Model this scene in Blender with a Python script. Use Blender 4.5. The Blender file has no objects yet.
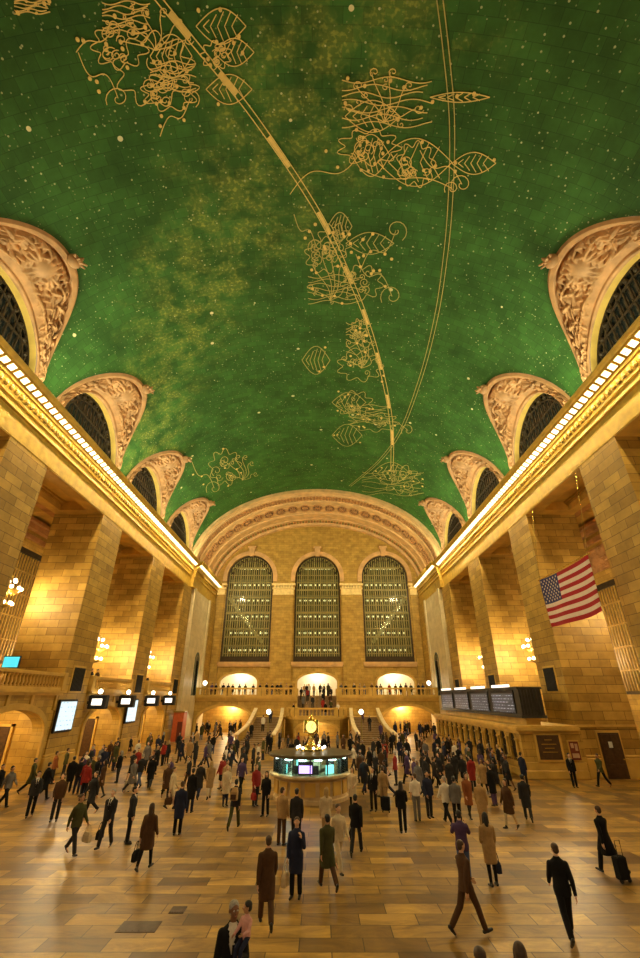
UP_E = 2100; CH_E = 2900; WORLD_E = .25; EXPO = 1.08; END_FILL_E = 550; COFFER_GLOW_E = 1.6; STRIP_E = 4200
import bpy, bmesh, math, random
from math import sin, cos, pi, sqrt, atan2, radians
from mathutils import Vector, Matrix
S = bpy.context.scene
COL = S.collection
R = random.Random(7)
EYE = Vector((0.45, 0.0, 4.8)); FOC = 430.0; TILT = math.atan(218/430.0)

# ------------------------------------------------------------------ viewing rays (only used to work out where things stand)
def ray(px, py):
    u = (px-320)/FOC; v = (479-py)/FOC
    return Vector((u, cos(TILT)-v*sin(TILT), sin(TILT)+v*cos(TILT)))
def at_z(px, py, z):
    d = ray(px, py); return EYE + d*((z-EYE.z)/d.z)
def at_y(px, py, y):
    d = ray(px, py); return EYE + d*(y/d.y)

# ------------------------------------------------------------------ materials
MATS = {}
def nodes_of(m):
    m.use_nodes = True
    nt = m.node_tree; nt.nodes.clear()
    out = nt.nodes.new('ShaderNodeOutputMaterial'); b = nt.nodes.new('ShaderNodeBsdfPrincipled')
    nt.links.new(b.outputs[0], out.inputs[0])
    return nt, b
def c4(c): return (c[0], c[1], c[2], 1)
def mat(name, col, rough=.6, metal=0., emit=None, estr=0., var=.18, vscale=3., bump=0., spec=.4, trans=0.):
    if name in MATS: return MATS[name]
    m = bpy.data.materials.new(name); nt, b = nodes_of(m); N = nt.nodes; L = nt.links
    b.inputs['Roughness'].default_value = rough; b.inputs['Metallic'].default_value = metal
    b.inputs['Specular IOR Level'].default_value = spec
    if trans: b.inputs['Transmission Weight'].default_value = trans
    if emit:
        b.inputs['Emission Color'].default_value = c4(emit); b.inputs['Emission Strength'].default_value = estr
    if var > 0:
        tc = N.new('ShaderNodeTexCoord'); nz = N.new('ShaderNodeTexNoise'); nz.inputs['Scale'].default_value = vscale; nz.inputs['Detail'].default_value = 4
        L.new(tc.outputs['Object'], nz.inputs['Vector'])
        rp = N.new('ShaderNodeValToRGB'); rp.color_ramp.elements[0].position = .3; rp.color_ramp.elements[1].position = .72
        rp.color_ramp.elements[0].color = c4([x*(1-var) for x in col]); rp.color_ramp.elements[1].color = c4([min(1, x*(1+var)) for x in col])
        L.new(nz.outputs[0], rp.inputs[0]); L.new(rp.outputs[0], b.inputs['Base Color'])
        if bump:
            bp = N.new('ShaderNodeBump'); bp.inputs['Strength'].default_value = bump; bp.inputs['Distance'].default_value = .02
            L.new(nz.outputs[0], bp.inputs['Height']); L.new(bp.outputs[0], b.inputs['Normal'])
    else:
        b.inputs['Base Color'].default_value = c4(col)
    MATS[name] = m; return m
def ashlar(name, cA, cB, joint, bw, bh, rough=.5, jw=.015, bump=.35, offset=.5, stain=.35, spec=.3):
    """coursed stone: blocks of two tones, joints and blotchy staining, laid out in metres on the box-projected UVs"""
    m = bpy.data.materials.new(name); nt, b = nodes_of(m); N = nt.nodes; L = nt.links
    uv = N.new('ShaderNodeUVMap'); uv.uv_map = 'UVMap'
    br = N.new('ShaderNodeTexBrick'); br.offset = offset
    br.inputs['Scale'].default_value = 1; br.inputs['Brick Width'].default_value = bw; br.inputs['Row Height'].default_value = bh
    br.inputs['Mortar Size'].default_value = jw; br.inputs['Mortar Smooth'].default_value = .1; br.inputs['Bias'].default_value = 0
    br.inputs['Color1'].default_value = c4(cA); br.inputs['Color2'].default_value = c4(cB); br.inputs['Mortar'].default_value = c4(joint)
    L.new(uv.outputs[0], br.inputs['Vector'])
    nz = N.new('ShaderNodeTexNoise'); nz.inputs['Scale'].default_value = .9; nz.inputs['Detail'].default_value = 6; nz.inputs['Roughness'].default_value = .65
    L.new(uv.outputs[0], nz.inputs['Vector'])
    rp = N.new('ShaderNodeValToRGB'); e = rp.color_ramp.elements
    e[0].position = .32; e[1].position = .68; e[0].color = (1-stain, 1-stain, 1-stain*1.05, 1); e[1].color = (1.0, 1.0, 1.0, 1)
    L.new(nz.outputs[0], rp.inputs[0])
    mx = N.new('ShaderNodeMix'); mx.data_type = 'RGBA'; mx.blend_type = 'MULTIPLY'; mx.inputs[0].default_value = 1
    L.new(br.outputs[0], mx.inputs[6]); L.new(rp.outputs[0], mx.inputs[7]); L.new(mx.outputs[2], b.inputs['Base Color'])
    b.inputs['Roughness'].default_value = rough; b.inputs['Specular IOR Level'].default_value = spec
    bp = N.new('ShaderNodeBump'); bp.inputs['Strength'].default_value = bump; bp.inputs['Distance'].default_value = .02; bp.invert = True
    L.new(br.outputs[1], bp.inputs['Height']); L.new(bp.outputs[0], b.inputs['Normal'])
    MATS[name] = m; return m

STONE = ashlar('golden ashlar', (.60, .375, .075), (.36, .21, .036), (.13, .07, .014), 1.5, .56)
STONE_PALE = ashlar('pale smooth stone', (.78, .66, .40), (.70, .58, .33), (.5, .38, .2), 3.0, 1.4, jw=.006, bump=.1, stain=.25)
STONE_FINE = ashlar('fine jointed stone', (.60, .38, .075), (.45, .27, .05), (.22, .12, .025), .95, .42, jw=.01)
STONE_PINK = mat('rosy carved stone', (.43, .215, .075), .65, var=.3, vscale=1.2, bump=.2)
STONE_TRIM = mat('moulded stone', (.56, .35, .07), .55, var=.2, vscale=1.0)
STONE_ARCH = mat('arch limestone', (.64, .39, .155), .6, var=.22, vscale=1.0)
GILT = mat('gilded moulding', (.55, .35, .05), .45, .3, var=.2, vscale=2)
GILT_DARK = mat('aged gilding', (.34, .21, .035), .45, .3, var=.2, vscale=2)
BRONZE = mat('dark bronze', (.055, .038, .02), .45, .6, var=.2)
BRONZE_LIT = mat('olive bronze', (.29, .24, .07), .5, .1, var=.2)
BRONZE_GOLD = mat('golden bronze bars', (.50, .31, .07), .45, .3, var=.2)
BRASS = mat('polished brass', (.83, .60, .14), .22, .9, var=.1)
DARK = mat('near black metal', (.018, .017, .016), .5, .2, var=.1)
DARK_RED = mat('dark red paint', (.16, .03, .015), .5, var=.1)
ORANGE_RED = mat('orange red glow paint', (.62, .13, .04), .5, var=.1)
BROWN = mat('dark walnut door', (.07, .035, .014), .45, var=.3, vscale=6)
COFFER_GLOW = mat('glowing coffer plate', (1, .95, .8), .4, emit=(1, .86, .50), estr=COFFER_GLOW_E, var=0)
GLOBE = mat('glowing globe glass', (1, .95, .85), .4, emit=(1, .80, .48), estr=5., var=0)
WHITE_LAMP = mat('white lamp glass', (1, 1, 1), .4, emit=(1, .93, .72), estr=4., var=0)
TUBE = mat('walkway lamp glass', (1, 1, .9), .4, emit=(1, .88, .45), estr=.9, var=0)
COOL_TUBE = mat('cool counter lamp', (1, 1, 1), .4, emit=(.75, 1, .95), estr=5, var=0)

def screen_mat(name, bg, fg, s1=9., s2=4., strength=1.6, thr=.5):
    """rows of small illegible glyphs on a lit panel"""
    m = bpy.data.materials.new(name); nt, b = nodes_of(m); N = nt.nodes; L = nt.links
    uv = N.new('ShaderNodeUVMap'); uv.uv_map = 'UVMap'
    br = N.new('ShaderNodeTexBrick'); br.inputs['Scale'].default_value = 1
    br.inputs['Brick Width'].default_value = 1/s2; br.inputs['Row Height'].default_value = 1/s1; br.inputs['Mortar Size'].default_value = .42/s1; br.inputs['Mortar Smooth'].default_value = 0
    br.inputs['Color1'].default_value = c4(fg); br.inputs['Color2'].default_value = c4([.5*f+.5*g for f, g in zip(fg, bg)]); br.inputs['Mortar'].default_value = c4(bg)
    nz = N.new('ShaderNodeTexNoise'); nz.inputs['Scale'].default_value = 2.3
    L.new(uv.outputs[0], br.inputs['Vector']); L.new(uv.outputs[0], nz.inputs['Vector'])
    gt = N.new('ShaderNodeMath'); gt.operation = 'GREATER_THAN'; gt.inputs[1].default_value = thr; L.new(nz.outputs[0], gt.inputs[0])
    mx = N.new('ShaderNodeMix'); mx.data_type = 'RGBA'; mx.inputs[6].default_value = c4(bg)
    L.new(gt.outputs[0], mx.inputs[0]); L.new(br.outputs[0], mx.inputs[7])
    L.new(mx.outputs[2], b.inputs['Emission Color']); b.inputs['Emission Strength'].default_value = strength
    b.inputs['Base Color'].default_value = (.02, .02, .02, 1); b.inputs['Roughness'].default_value = .3
    MATS[name] = m; return m
SCREEN_BLUE = screen_mat('pale blue screen', (.75, .95, 1.0), (.03, .22, .55), 3.5, 2.2, .55, .47)
SCREEN_DEP = screen_mat('departures screen', (.012, .014, .018), (.70, .78, .85), 4.6, 1.6, .6, .43)
SCREEN_CYAN = mat('cyan screen', (.1, .5, .6), .4, emit=(.06, .62, .75), estr=.6, var=0)
SCREEN_PURPLE = mat('violet screen', (.3, .1, .5), .4, emit=(.55, .30, .95), estr=1.6, var=0)
SIGN_WHITE = mat('lit sign panel', (1, .95, .85), .4, emit=(1, .92, .8), estr=.8, var=0)

def glass_mat(name, tint, gloss=.12, see=.75):
    m = bpy.data.materials.new(name); m.use_nodes = True; nt = m.node_tree; nt.nodes.clear(); N = nt.nodes; L = nt.links
    out = N.new('ShaderNodeOutputMaterial'); tr = N.new('ShaderNodeBsdfTransparent'); gl = N.new('ShaderNodeBsdfGlossy'); ms = N.new('ShaderNodeMixShader')
    tr.inputs[0].default_value = c4(tint); gl.inputs['Roughness'].default_value = .08; gl.inputs['Color'].default_value = (.9, .95, .9, 1)
    fr = N.new('ShaderNodeFresnel'); fr.inputs[0].default_value = 1.45
    L.new(fr.outputs[0], ms.inputs[0]); L.new(tr.outputs[0], ms.inputs[1]); L.new(gl.outputs[0], ms.inputs[2]); L.new(ms.outputs[0], out.inputs[0])
    MATS[name] = m; return m
GLASS = glass_mat('greenish window glass', (.62, .70, .55))
GLASS_DARK = glass_mat('smoky window glass', (.35, .33, .28))
GLASS_CLEAR = glass_mat('clear booth glass', (.85, .95, .93))

# ------------------------------------------------------------------ mesh builder
class MB:
    def __init__(s): s.v = []; s.f = []; s.m = []; s.mi = 0
    def add(s, vs, fs):
        b = len(s.v); s.v += [tuple(x) for x in vs]; s.f += [tuple(b+i for i in f) for f in fs]; s.m += [s.mi]*len(fs)
    def box(s, x0, x1, y0, y1, z0, z1):
        x0, x1 = min(x0, x1), max(x0, x1); y0, y1 = min(y0, y1), max(y0, y1)
        s.add([(x0,y0,z0),(x1,y0,z0),(x1,y1,z0),(x0,y1,z0),(x0,y0,z1),(x1,y0,z1),(x1,y1,z1),(x0,y1,z1)],
              [(0,3,2,1),(4,5,6,7),(0,1,5,4),(1,2,6,5),(2,3,7,6),(3,0,4,7)])
    def bbox(s, x0, x1, y0, y1, z0, z1, b=.02):
        """box with chamfered vertical and top edges"""
        x0, x1 = min(x0, x1), max(x0, x1); y0, y1 = min(y0, y1), max(y0, y1)
        def ring(i, z): return [(x0+i,y0+i+b,z),(x0+i+b,y0+i,z),(x1-i-b,y0+i,z),(x1-i,y0+i+b,z),(x1-i,y1-i-b,z),(x1-i-b,y1-i,z),(x0+i+b,y1-i,z),(x0+i,y1-i-b,z)]
        s.rings([ring(b, z0), ring(0, z0+b), ring(0, z1-b), ring(b, z1)])
    def rings(s, rs, cap=True, closed=True):
        n = len(rs[0]); vs = [p for r in rs for p in r]; fs = []
        for j in range(len(rs)-1):
            for i in range(n if closed else n-1):
                k = (i+1) % n; fs.append((j*n+i, j*n+k, (j+1)*n+k, (j+1)*n+i))
        if cap: fs.append(tuple(reversed(range(n)))); fs.append(tuple((len(rs)-1)*n+i for i in range(n)))
        s.add(vs, fs)
    def lathe(s, prof, c=(0,0,0), n=24, sx=1, sy=1):
        s.rings([[(c[0]+r*sx*cos(2*pi*i/n), c[1]+r*sy*sin(2*pi*i/n), c[2]+z) for i in range(n)] for r, z in prof])
    def ball(s, c, r, n=12, m=8):
        rx, ry, rz = (r, r, r) if not hasattr(r, '__len__') else r
        s.rings([[(c[0]+rx*sin(pi*(j+.02)/(m+.04))*cos(2*pi*i/n), c[1]+ry*sin(pi*(j+.02)/(m+.04))*sin(2*pi*i/n), c[2]-rz*cos(pi*(j+.02)/(m+.04))) for i in range(n)] for j in range(m+1)])
    def tube(s, path, r, n=8):
        P = [Vector(p) for p in path]; rs = []
        for i, p in enumerate(P):
            t = (P[min(i+1, len(P)-1)]-P[max(i-1, 0)]).normalized()
            a = t.cross(Vector((0,0,1)) if abs(t.z) < .9 else Vector((1,0,0))).normalized(); b = t.cross(a)
            rr = r[i] if hasattr(r, '__len__') else r
            rs.append([tuple(p+a*rr*cos(2*pi*k/n)+b*rr*sin(2*pi*k/n)) for k in range(n)])
        s.rings(rs)
    def bar(s, p, q, w, h, up=(0,0,1)):
        p, q = Vector(p), Vector(q); t = (q-p).normalized(); u = Vector(up); a = t.cross(u).normalized(); b = a.cross(t)
        s.rings([[tuple(o+a*w/2*i+b*h/2*j) for i, j in ((-1,-1),(1,-1),(1,1),(-1,1))] for o in (p, q)])
    def cone(s, p, r0, q, r1, n=12):
        """capsule tapering from a ball at p to a ball at q"""
        p, q = Vector(p), Vector(q); t = q-p; L = t.length
        t = t/L if L > 1e-6 else Vector((0,0,1))
        a = t.cross(Vector((0,0,1)) if abs(t.z) < .9 else Vector((1,0,0))).normalized(); b = t.cross(a); rs = []
        for k in (80, 60, 40, 20, 0): rs.append((p - t*r0*sin(radians(k)), r0*cos(radians(k))))
        for k in (0, 20, 40, 60, 80): rs.append((q + t*r1*sin(radians(k)), r1*cos(radians(k))))
        s.rings([[tuple(o+a*r*cos(2*pi*i/n)+b*r*sin(2*pi*i/n)) for i in range(n)] for o, r in rs])
    def loft(s, rows, n=20):
        """closed stack of ellipses (z, rx, ry, cy)"""
        s.rings([[(rx*cos(2*pi*i/n), cy+ry*sin(2*pi*i/n), z) for i in range(n)] for z, rx, ry, cy in rows])
    def prism(s, poly, P, w0, w1):
        n = len(poly); s.add([P(a, z, w0) for a, z in poly]+[P(a, z, w1) for a, z in poly],
              [tuple(range(n)), tuple(range(2*n-1, n-1, -1))]+[(i, (i+1) % n, n+(i+1) % n, n+i) for i in range(n)])
    def mesh(s, name, mats, smooth=False):
        me = bpy.data.meshes.new(name); me.from_pydata(s.v, [], s.f); me.update()
        for m in (mats if isinstance(mats, (list, tuple)) else [mats]): me.materials.append(m)
        me.polygons.foreach_set('material_index', s.m)
        if smooth: me.polygons.foreach_set('use_smooth', [True]*len(me.polygons))
        uv = me.uv_layers.new(name='UVMap'); vs = s.v; data = [0.0]*(2*len(me.loops))
        for p in me.polygons:
            nx, ny, nz = (abs(t) for t in p.normal)
            for li in p.loop_indices:
                x, y, z = vs[me.loops[li].vertex_index]
                a, b = (x, y) if nz > .75 else ((y, z) if nx > ny else (x, z))
                data[2*li] = a; data[2*li+1] = b
        uv.data.foreach_set('uv', data)
        return me
    def build(s, name, mats, parent=None, smooth=False, **tags):
        o = bpy.data.objects.new(name, s.mesh(name, mats, smooth)); COL.objects.link(o)
        if parent is not None: adopt(o, parent)
        for k, v in tags.items(): o[k] = v
        return o
def world_loc(o):
    v = Vector(o.location)
    while o.parent is not None: o = o.parent; v = v + Vector(o.location) if o.type == 'EMPTY' else v
    return v
BASE = {}
def adopt(o, parent):
    """child keeps the coordinates it was modelled in"""
    o.parent = parent; o.matrix_parent_inverse = BASE.get(parent.name, Matrix.Identity(4))
def thing(name, loc, label=None, cat=None, group=None, kind=None, rotz=0):
    o = bpy.data.objects.new(name, None); COL.objects.link(o); o.location = loc; o.rotation_euler = (0, 0, rotz); o.empty_display_size = .2
    BASE[o.name] = (Matrix.Translation(loc) @ Matrix.Rotation(rotz, 4, 'Z')).inverted()
    tag(o, label, cat, group, kind); return o
def proto(name, label=None, cat=None, group=None):
    """thing modelled around the origin and moved afterwards"""
    return thing(name, (0,0,0), label, cat, group)
def tag(o, label=None, cat=None, group=None, kind=None):
    if label: o['label'] = label
    if cat: o['category'] = cat
    if group: o['group'] = group
    if kind: o['kind'] = kind
    return o
KIDS = {}
def kids(o): return [c for c in o.children]
def dup(o, loc, rotz=0, label=None, group=None, scale=None, paint=None):
    """copy of a thing with copies of its parts and their sub-parts"""
    def cp(src, par):
        c = src.copy(); COL.objects.link(c)
        if par is not None: c.parent = par
        if paint and src.type == 'MESH':
            k = src.name.split('.')[0]
            if k in paint:
                c.material_slots[0].link = 'OBJECT'; c.material_slots[0].material = paint[k]
        for ch in src.children: cp(ch, c)
        return c
    r = cp(o, None); r.location = loc; r.rotation_euler = (0, 0, rotz)
    if scale: r.scale = scale
    if label: r['label'] = label
    if group: r['group'] = group
    return r

# wall with arched openings.  ops: (a0, a1, z0, spring, rise)
def op_top(o, a):
    c = (o[0]+o[1])/2; h = (o[1]-o[0])/2
    return o[3] + (o[4]*sqrt(max(0, 1-((a-c)/h)**2)) if o[4] else 0)
def wall_open(mb, a0, a1, zb, zt, ops, P, depth, n=20, step=None):
    zt_f = zt if callable(zt) else (lambda a: zt)
    br = {round(a0, 5), round(a1, 5)}
    for o in ops:
        c = (o[0]+o[1])/2; h = (o[1]-o[0])/2
        for i in range((n if o[4] else 1)+1): br.add(round(c-h*cos(pi*i/(n if o[4] else 1)), 5))
    if step:
        k = int((a1-a0)/step)
        for i in range(1, k): br.add(round(a0+(a1-a0)*i/k, 5))
    br = [b for b in sorted(br) if a0-1e-6 <= b <= a1+1e-6]
    for p, q in zip(br, br[1:]):
        if q-p < 1e-6: continue
        m = (p+q)/2; act = sorted([o for o in ops if o[0] < m < o[1]], key=lambda o: o[2])
        lo = (zb, zb)
        for o in act + [None]:
            hi = (o[2], o[2]) if o else (zt_f(p), zt_f(q))
            if hi[0]-lo[0] > 1e-5 or hi[1]-lo[1] > 1e-5:
                for w in (0, depth):
                    mb.add([P(p, lo[0], w), P(q, lo[1], w), P(q, hi[1], w), P(p, hi[0], w)], [(0,1,2,3)])
            if o: 
                lo = (op_top(o, p), op_top(o, q))
                mb.add([P(p, lo[0], 0), P(q, lo[1], 0), P(q, lo[1], depth), P(p, lo[0], depth)], [(0,1,2,3)])
                if o[2] > zb+1e-4: mb.add([P(p, o[2], 0), P(q, o[2], 0), P(q, o[2], depth), P(p, o[2], depth)], [(0,1,2,3)])
        mb.add([P(p, zt_f(p), 0), P(q, zt_f(q), 0), P(q, zt_f(q), depth), P(p, zt_f(p), depth)], [(0,1,2,3)])
    for o in ops:
        for a in o[:2]:
            mb.add([P(a, o[2], 0), P(a, op_top(o, a), 0), P(a, op_top(o, a), depth), P(a, o[2], depth)], [(0,1,2,3)])
    for a in (a0, a1):
        mb.add([P(a, zb, 0), P(a, zt_f(a), 0), P(a, zt_f(a), depth), P(a, zb, depth)], [(0,1,2,3)])
def arch_pane(mb, o, P, w, n=24):
    c = (o[0]+o[1])/2; h = (o[1]-o[0])/2
    pts = [(o[0], o[2]), (o[1], o[2])] + [(c+h*cos(pi*i/n), o[3]+o[4]*sin(pi*i/n)) for i in range(n+1)]
    mb.add([P(a, z, w) for a, z in pts], [tuple(range(len(pts)))])
def arch_ring(mb, o, P, w0, w1, t, down=None, n=24):
    """moulded band around an arched opening, t wide, from the springing down to z=down"""
    c = (o[0]+o[1])/2; h = (o[1]-o[0])/2; z0 = o[2] if down is None else down
    def ln(e): return [(c+h+e, z0)] + [(c+(h+e)*cos(pi*i/n), o[3]+(o[4]+e)*sin(pi*i/n)) for i in range(n+1)] + [(c-h-e, z0)]
    A, B = ln(0), ln(t)
    rs = [[P(*p, w) for p in Q] for Q, w in ((A, w1), (A, w0), (B, w0), (B, w1))]
    k = len(A)
    for r0, r1 in zip(rs, rs[1:]+rs[:1]):
        mb.add(r0+r1, [(i, i+1, k+i+1, k+i) for i in range(k-1)])
    for i in (0, k-1): mb.add([r[i] for r in rs], [(0,1,2,3)])
# ================================================================== THE HALL
WX = 18.1                      # side wall face
VA, VB, VZ = 18.7, 12.1, 22.0  # vault half width, rise and springing
YB, YV, YE = -7.0, 61.5, 76.0  # back of the built part, end of the painted vault, end wall
BAYS = [5.2+12.4*k for k in range(5)]
PIERS = [-1.0+12.4*k for k in range(6)]
PH = 1.95

def vp(phi, y, inset=0.):
    """point on the vault, phi=0 right springing, pi left springing"""
    n = Vector((cos(phi)/VA, 0, sin(phi)/VB)).normalized()
    return Vector((VA*cos(phi)-n.x*inset, y, VZ+VB*sin(phi)-n.z*inset))
def vault_hit(px, py):
    d = ray(px, py); ox, oz = EYE.x, EYE.z-VZ
    A = (d.x/VA)**2+(d.z/VB)**2; B = 2*(ox*d.x/VA**2+oz*d.z/VB**2); C_ = (ox/VA)**2+(oz/VB)**2-1
    t = (-B+sqrt(B*B-4*A*C_))/(2*A); p = EYE+d*t
    return atan2((p.z-VZ)/VB, p.x/VA), p.y
SC = 16.0  # metres of arc per radian in the vault's surface coordinates

# ---- floor
def floor_material():
    m = bpy.data.materials.new('marble paving'); nt, b = nodes_of(m); N = nt.nodes; L = nt.links
    uv = N.new('ShaderNodeUVMap'); uv.uv_map = 'UVMap'
    def brick(w, h, c1, c2, c3, off=.5, ms=.012):
        br = N.new('ShaderNodeTexBrick'); br.offset = off; br.inputs['Scale'].default_value = 1; br.inputs['Brick Width'].default_value = w; br.inputs['Row Height'].default_value = h
        br.inputs['Mortar Size'].default_value = ms; br.inputs['Bias'].default_value = 0
        br.inputs['Color1'].default_value = c4(c1); br.inputs['Color2'].default_value = c4(c2); br.inputs['Mortar'].default_value = c4(c3); L.new(uv.outputs[0], br.inputs['Vector']); return br
    br = brick(1.4, .6, (.56, .355, .075), (.15, .08, .015), (.07, .04, .012))
    nz = N.new('ShaderNodeTexNoise'); nz.inputs['Scale'].default_value = 1.1; nz.inputs['Detail'].default_value = 9; nz.inputs['Roughness'].default_value = .7; nz.inputs['Distortion'].default_value = 1.2
    mp = N.new('ShaderNodeMapping'); mp.inputs['Scale'].default_value = (.55, 1.5, 1); L.new(uv.outputs[0], mp.inputs[0]); L.new(mp.outputs[0], nz.inputs['Vector'])
    rp = N.new('ShaderNodeValToRGB'); e = rp.color_ramp.elements; e[0].position = .33; e[1].position = .66; e[0].color = (.34, .27, .20, 1); e[1].color = (1.1, 1.05, 1, 1)
    L.new(nz.outputs[0], rp.inputs[0])
    mx = N.new('ShaderNodeMix'); mx.data_type = 'RGBA'; mx.blend_type = 'MULTIPLY'; mx.inputs[0].default_value = 1
    L.new(br.outputs[0], mx.inputs[6]); L.new(rp.outputs[0], mx.inputs[7])
    # darker border stripes that run along both sides of the hall
    sx = N.new('ShaderNodeSeparateXYZ'); L.new(uv.outputs[0], sx.inputs[0])
    ab = N.new('ShaderNodeMath'); ab.operation = 'ABSOLUTE'; L.new(sx.outputs[0], ab.inputs[0])
    last = mx.outputs[2]
    for c, w in ((14.4, .22), (16.7, .22)):
        cm = N.new('ShaderNodeMath'); cm.operation = 'COMPARE'; cm.inputs[1].default_value = c; cm.inputs[2].default_value = w; L.new(ab.outputs[0], cm.inputs[0])
        m2 = N.new('ShaderNodeMix'); m2.data_type = 'RGBA'; m2.inputs[7].default_value = (.13, .075, .028, 1); L.new(cm.outputs[0], m2.inputs[0]); L.new(last, m2.inputs[6]); last = m2.outputs[2]
    L.new(last, b.inputs['Base Color'])
    r2 = N.new('ShaderNodeMapRange'); r2.inputs[3].default_value = .28; r2.inputs[4].default_value = .5; L.new(nz.outputs[0], r2.inputs[0]); L.new(r2.outputs[0], b.inputs['Roughness'])
    b.inputs['Specular IOR Level'].default_value = .45
    return m
FLOORM = floor_material()
f = MB(); f.box(-30, 30, YB, 90, -.4, 0)
tag(f.build('floor', FLOORM), 'golden brown marble paving of the great hall', 'floor', kind='structure')

# ---- painted vault
def vault_material():
    m = bpy.data.materials.new('green painted vault'); nt, b = nodes_of(m); N = nt.nodes; L = nt.links
    uv = N.new('ShaderNodeUVMap'); uv.uv_map = 'UVMap'
    br = N.new('ShaderNodeTexBrick'); br.offset = .5; br.inputs['Scale'].default_value = 1; br.inputs['Brick Width'].default_value = .85; br.inputs['Row Height'].default_value = .62
    br.inputs['Mortar Size'].default_value = .02; br.inputs['Mortar Smooth'].default_value = .6; br.inputs['Bias'].default_value = 0
    br.inputs['Color1'].default_value = (.043, .138, .018, 1); br.inputs['Color2'].default_value = (.032, .102, .013, 1); br.inputs['Mortar'].default_value = (.022, .075, .010, 1)
    L.new(uv.outputs[0], br.inputs['Vector'])
    nz = N.new('ShaderNodeTexNoise'); nz.inputs['Scale'].default_value = .3; nz.inputs['Detail'].default_value = 7; nz.inputs['Roughness'].default_value = .65; L.new(uv.outputs[0], nz.inputs['Vector'])
    rp = N.new('ShaderNodeValToRGB'); e = rp.color_ramp.elements; e[0].position = .3; e[1].position = .7; e[0].color = (.5, .54, .42, 1); e[1].color = (1.35, 1.25, 1.45, 1); L.new(nz.outputs[0], rp.inputs[0])
    mx = N.new('ShaderNodeMix'); mx.data_type = 'RGBA'; mx.blend_type = 'MULTIPLY'; mx.inputs[0].default_value = 1; L.new(br.outputs[0], mx.inputs[6]); L.new(rp.outputs[0], mx.inputs[7])
    last = mx.outputs[2]
    def mix(fac, col):
        nonlocal last
        k = N.new('ShaderNodeMix'); k.data_type = 'RGBA'; L.new(fac, k.inputs[0]); L.new(last, k.inputs[6]); k.inputs[7].default_value = c4(col); last = k.outputs[2]
    def math_(op, a, bb, c=None):
        k = N.new('ShaderNodeMath'); k.operation = op; k.use_clamp = False
        for i, t in enumerate((a, bb, c)):
            if t is None: continue
            if isinstance(t, (int, float)): k.inputs[i].default_value = t
            else: L.new(t, k.inputs[i])
        return k.outputs[0]
    # milky band: a speckled stripe of paint running obliquely over the vault
    (p1, y1), (p2, y2) = vault_hit(345, 40), vault_hit(150, 440)
    ax, ay, bx, by = p1*SC, y1, p2*SC, y2; Ln = math.hypot(bx-ax, by-ay); nx, ny = -(by-ay)/Ln, (bx-ax)/Ln
    sx = N.new('ShaderNodeSeparateXYZ'); L.new(uv.outputs[0], sx.inputs[0])
    d = math_('ADD', math_('MULTIPLY', math_('SUBTRACT', sx.outputs[0], ax), nx), math_('MULTIPLY', math_('SUBTRACT', sx.outputs[1], ay), ny))
    n2 = N.new('ShaderNodeTexNoise'); n2.inputs['Scale'].default_value = .33; n2.inputs['Detail'].default_value = 5; L.new(uv.outputs[0], n2.inputs['Vector'])
    d = math_('ABSOLUTE', math_('ADD', d, math_('MULTIPLY', math_('SUBTRACT', n2.outputs[0], .5), 9.0)), 0)
    mr = N.new('ShaderNodeMapRange'); mr.inputs[1].default_value = 5.2; mr.inputs[2].default_value = 1.6; mr.clamp = True; L.new(d, mr.inputs[0])
    n3 = N.new('ShaderNodeTexNoise'); n3.inputs['Scale'].default_value = 4.5; n3.inputs['Detail'].default_value = 3; L.new(uv.outputs[0], n3.inputs['Vector'])
    n4 = N.new('ShaderNodeTexNoise'); n4.inputs['Scale'].default_value = .8; n4.inputs['Detail'].default_value = 3; L.new(uv.outputs[0], n4.inputs['Vector'])
    r3 = N.new('ShaderNodeMapRange'); r3.inputs[1].default_value = .5; r3.inputs[2].default_value = .66; r3.clamp = True; L.new(n3.outputs[0], r3.inputs[0])
    r4 = N.new('ShaderNodeMapRange'); r4.inputs[1].default_value = .4; r4.inputs[2].default_value = .62; r4.clamp = True; L.new(n4.outputs[0], r4.inputs[0])
    mix(math_('MULTIPLY', math_('MULTIPLY', mr.outputs[0], .5), math_('ADD', math_('MULTIPLY', r4.outputs[0], .35), math_('MULTIPLY', r3.outputs[0], r4.outputs[0]))), (.42, .42, .07))
    # stars
    for sc, thr, col in ((.42, .062, (.75, .66, .34)), (.95, .05, (.55, .52, .26)), (2.0, .05, (.40, .40, .18)), (3.6, .05, (.20, .24, .08))):
        vo = N.new('ShaderNodeTexVoronoi'); vo.inputs['Scale'].default_value = sc; L.new(uv.outputs[0], vo.inputs['Vector'])
        mix(math_('LESS_THAN', vo.outputs['Distance'], thr*(sc/.5)**.5 if sc > 1 else thr), col)
    L.new(last, b.inputs['Base Color']); b.inputs['Roughness'].default_value = .62; b.inputs['Specular IOR Level'].default_value = .25
    return m
VAULTM = vault_material()
def z_low(y):
    for c in BAYS:
        d = abs(y-c)/5.3
        if d < 1: return VZ+7.2*sqrt(max(0, 1-d**2.2))
    return VZ
ys = {YB, YV}
for c in BAYS:
    for i in range(25): ys.add(round(c-5.3*cos(pi*i/24), 4))
ys = sorted(ys); vv = []; vf = []; NR = 60
for y in ys:
    ph = math.asin(min(1, (z_low(y)-VZ)/VB))
    for j in range(NR+1): vv.append(tuple(vp(ph+(pi-2*ph)*j/NR, y)))
for i in range(len(ys)-1):
    for j in range(NR): vf.append((i*(NR+1)+j, (i+1)*(NR+1)+j, (i+1)*(NR+1)+j+1, i*(NR+1)+j+1))
me = bpy.data.meshes.new('ceiling'); me.from_pydata(vv, [], vf); me.materials.append(VAULTM); me.polygons.foreach_set('use_smooth', [True]*len(vf))
uvl = me.uv_layers.new(name='UVMap')
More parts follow.
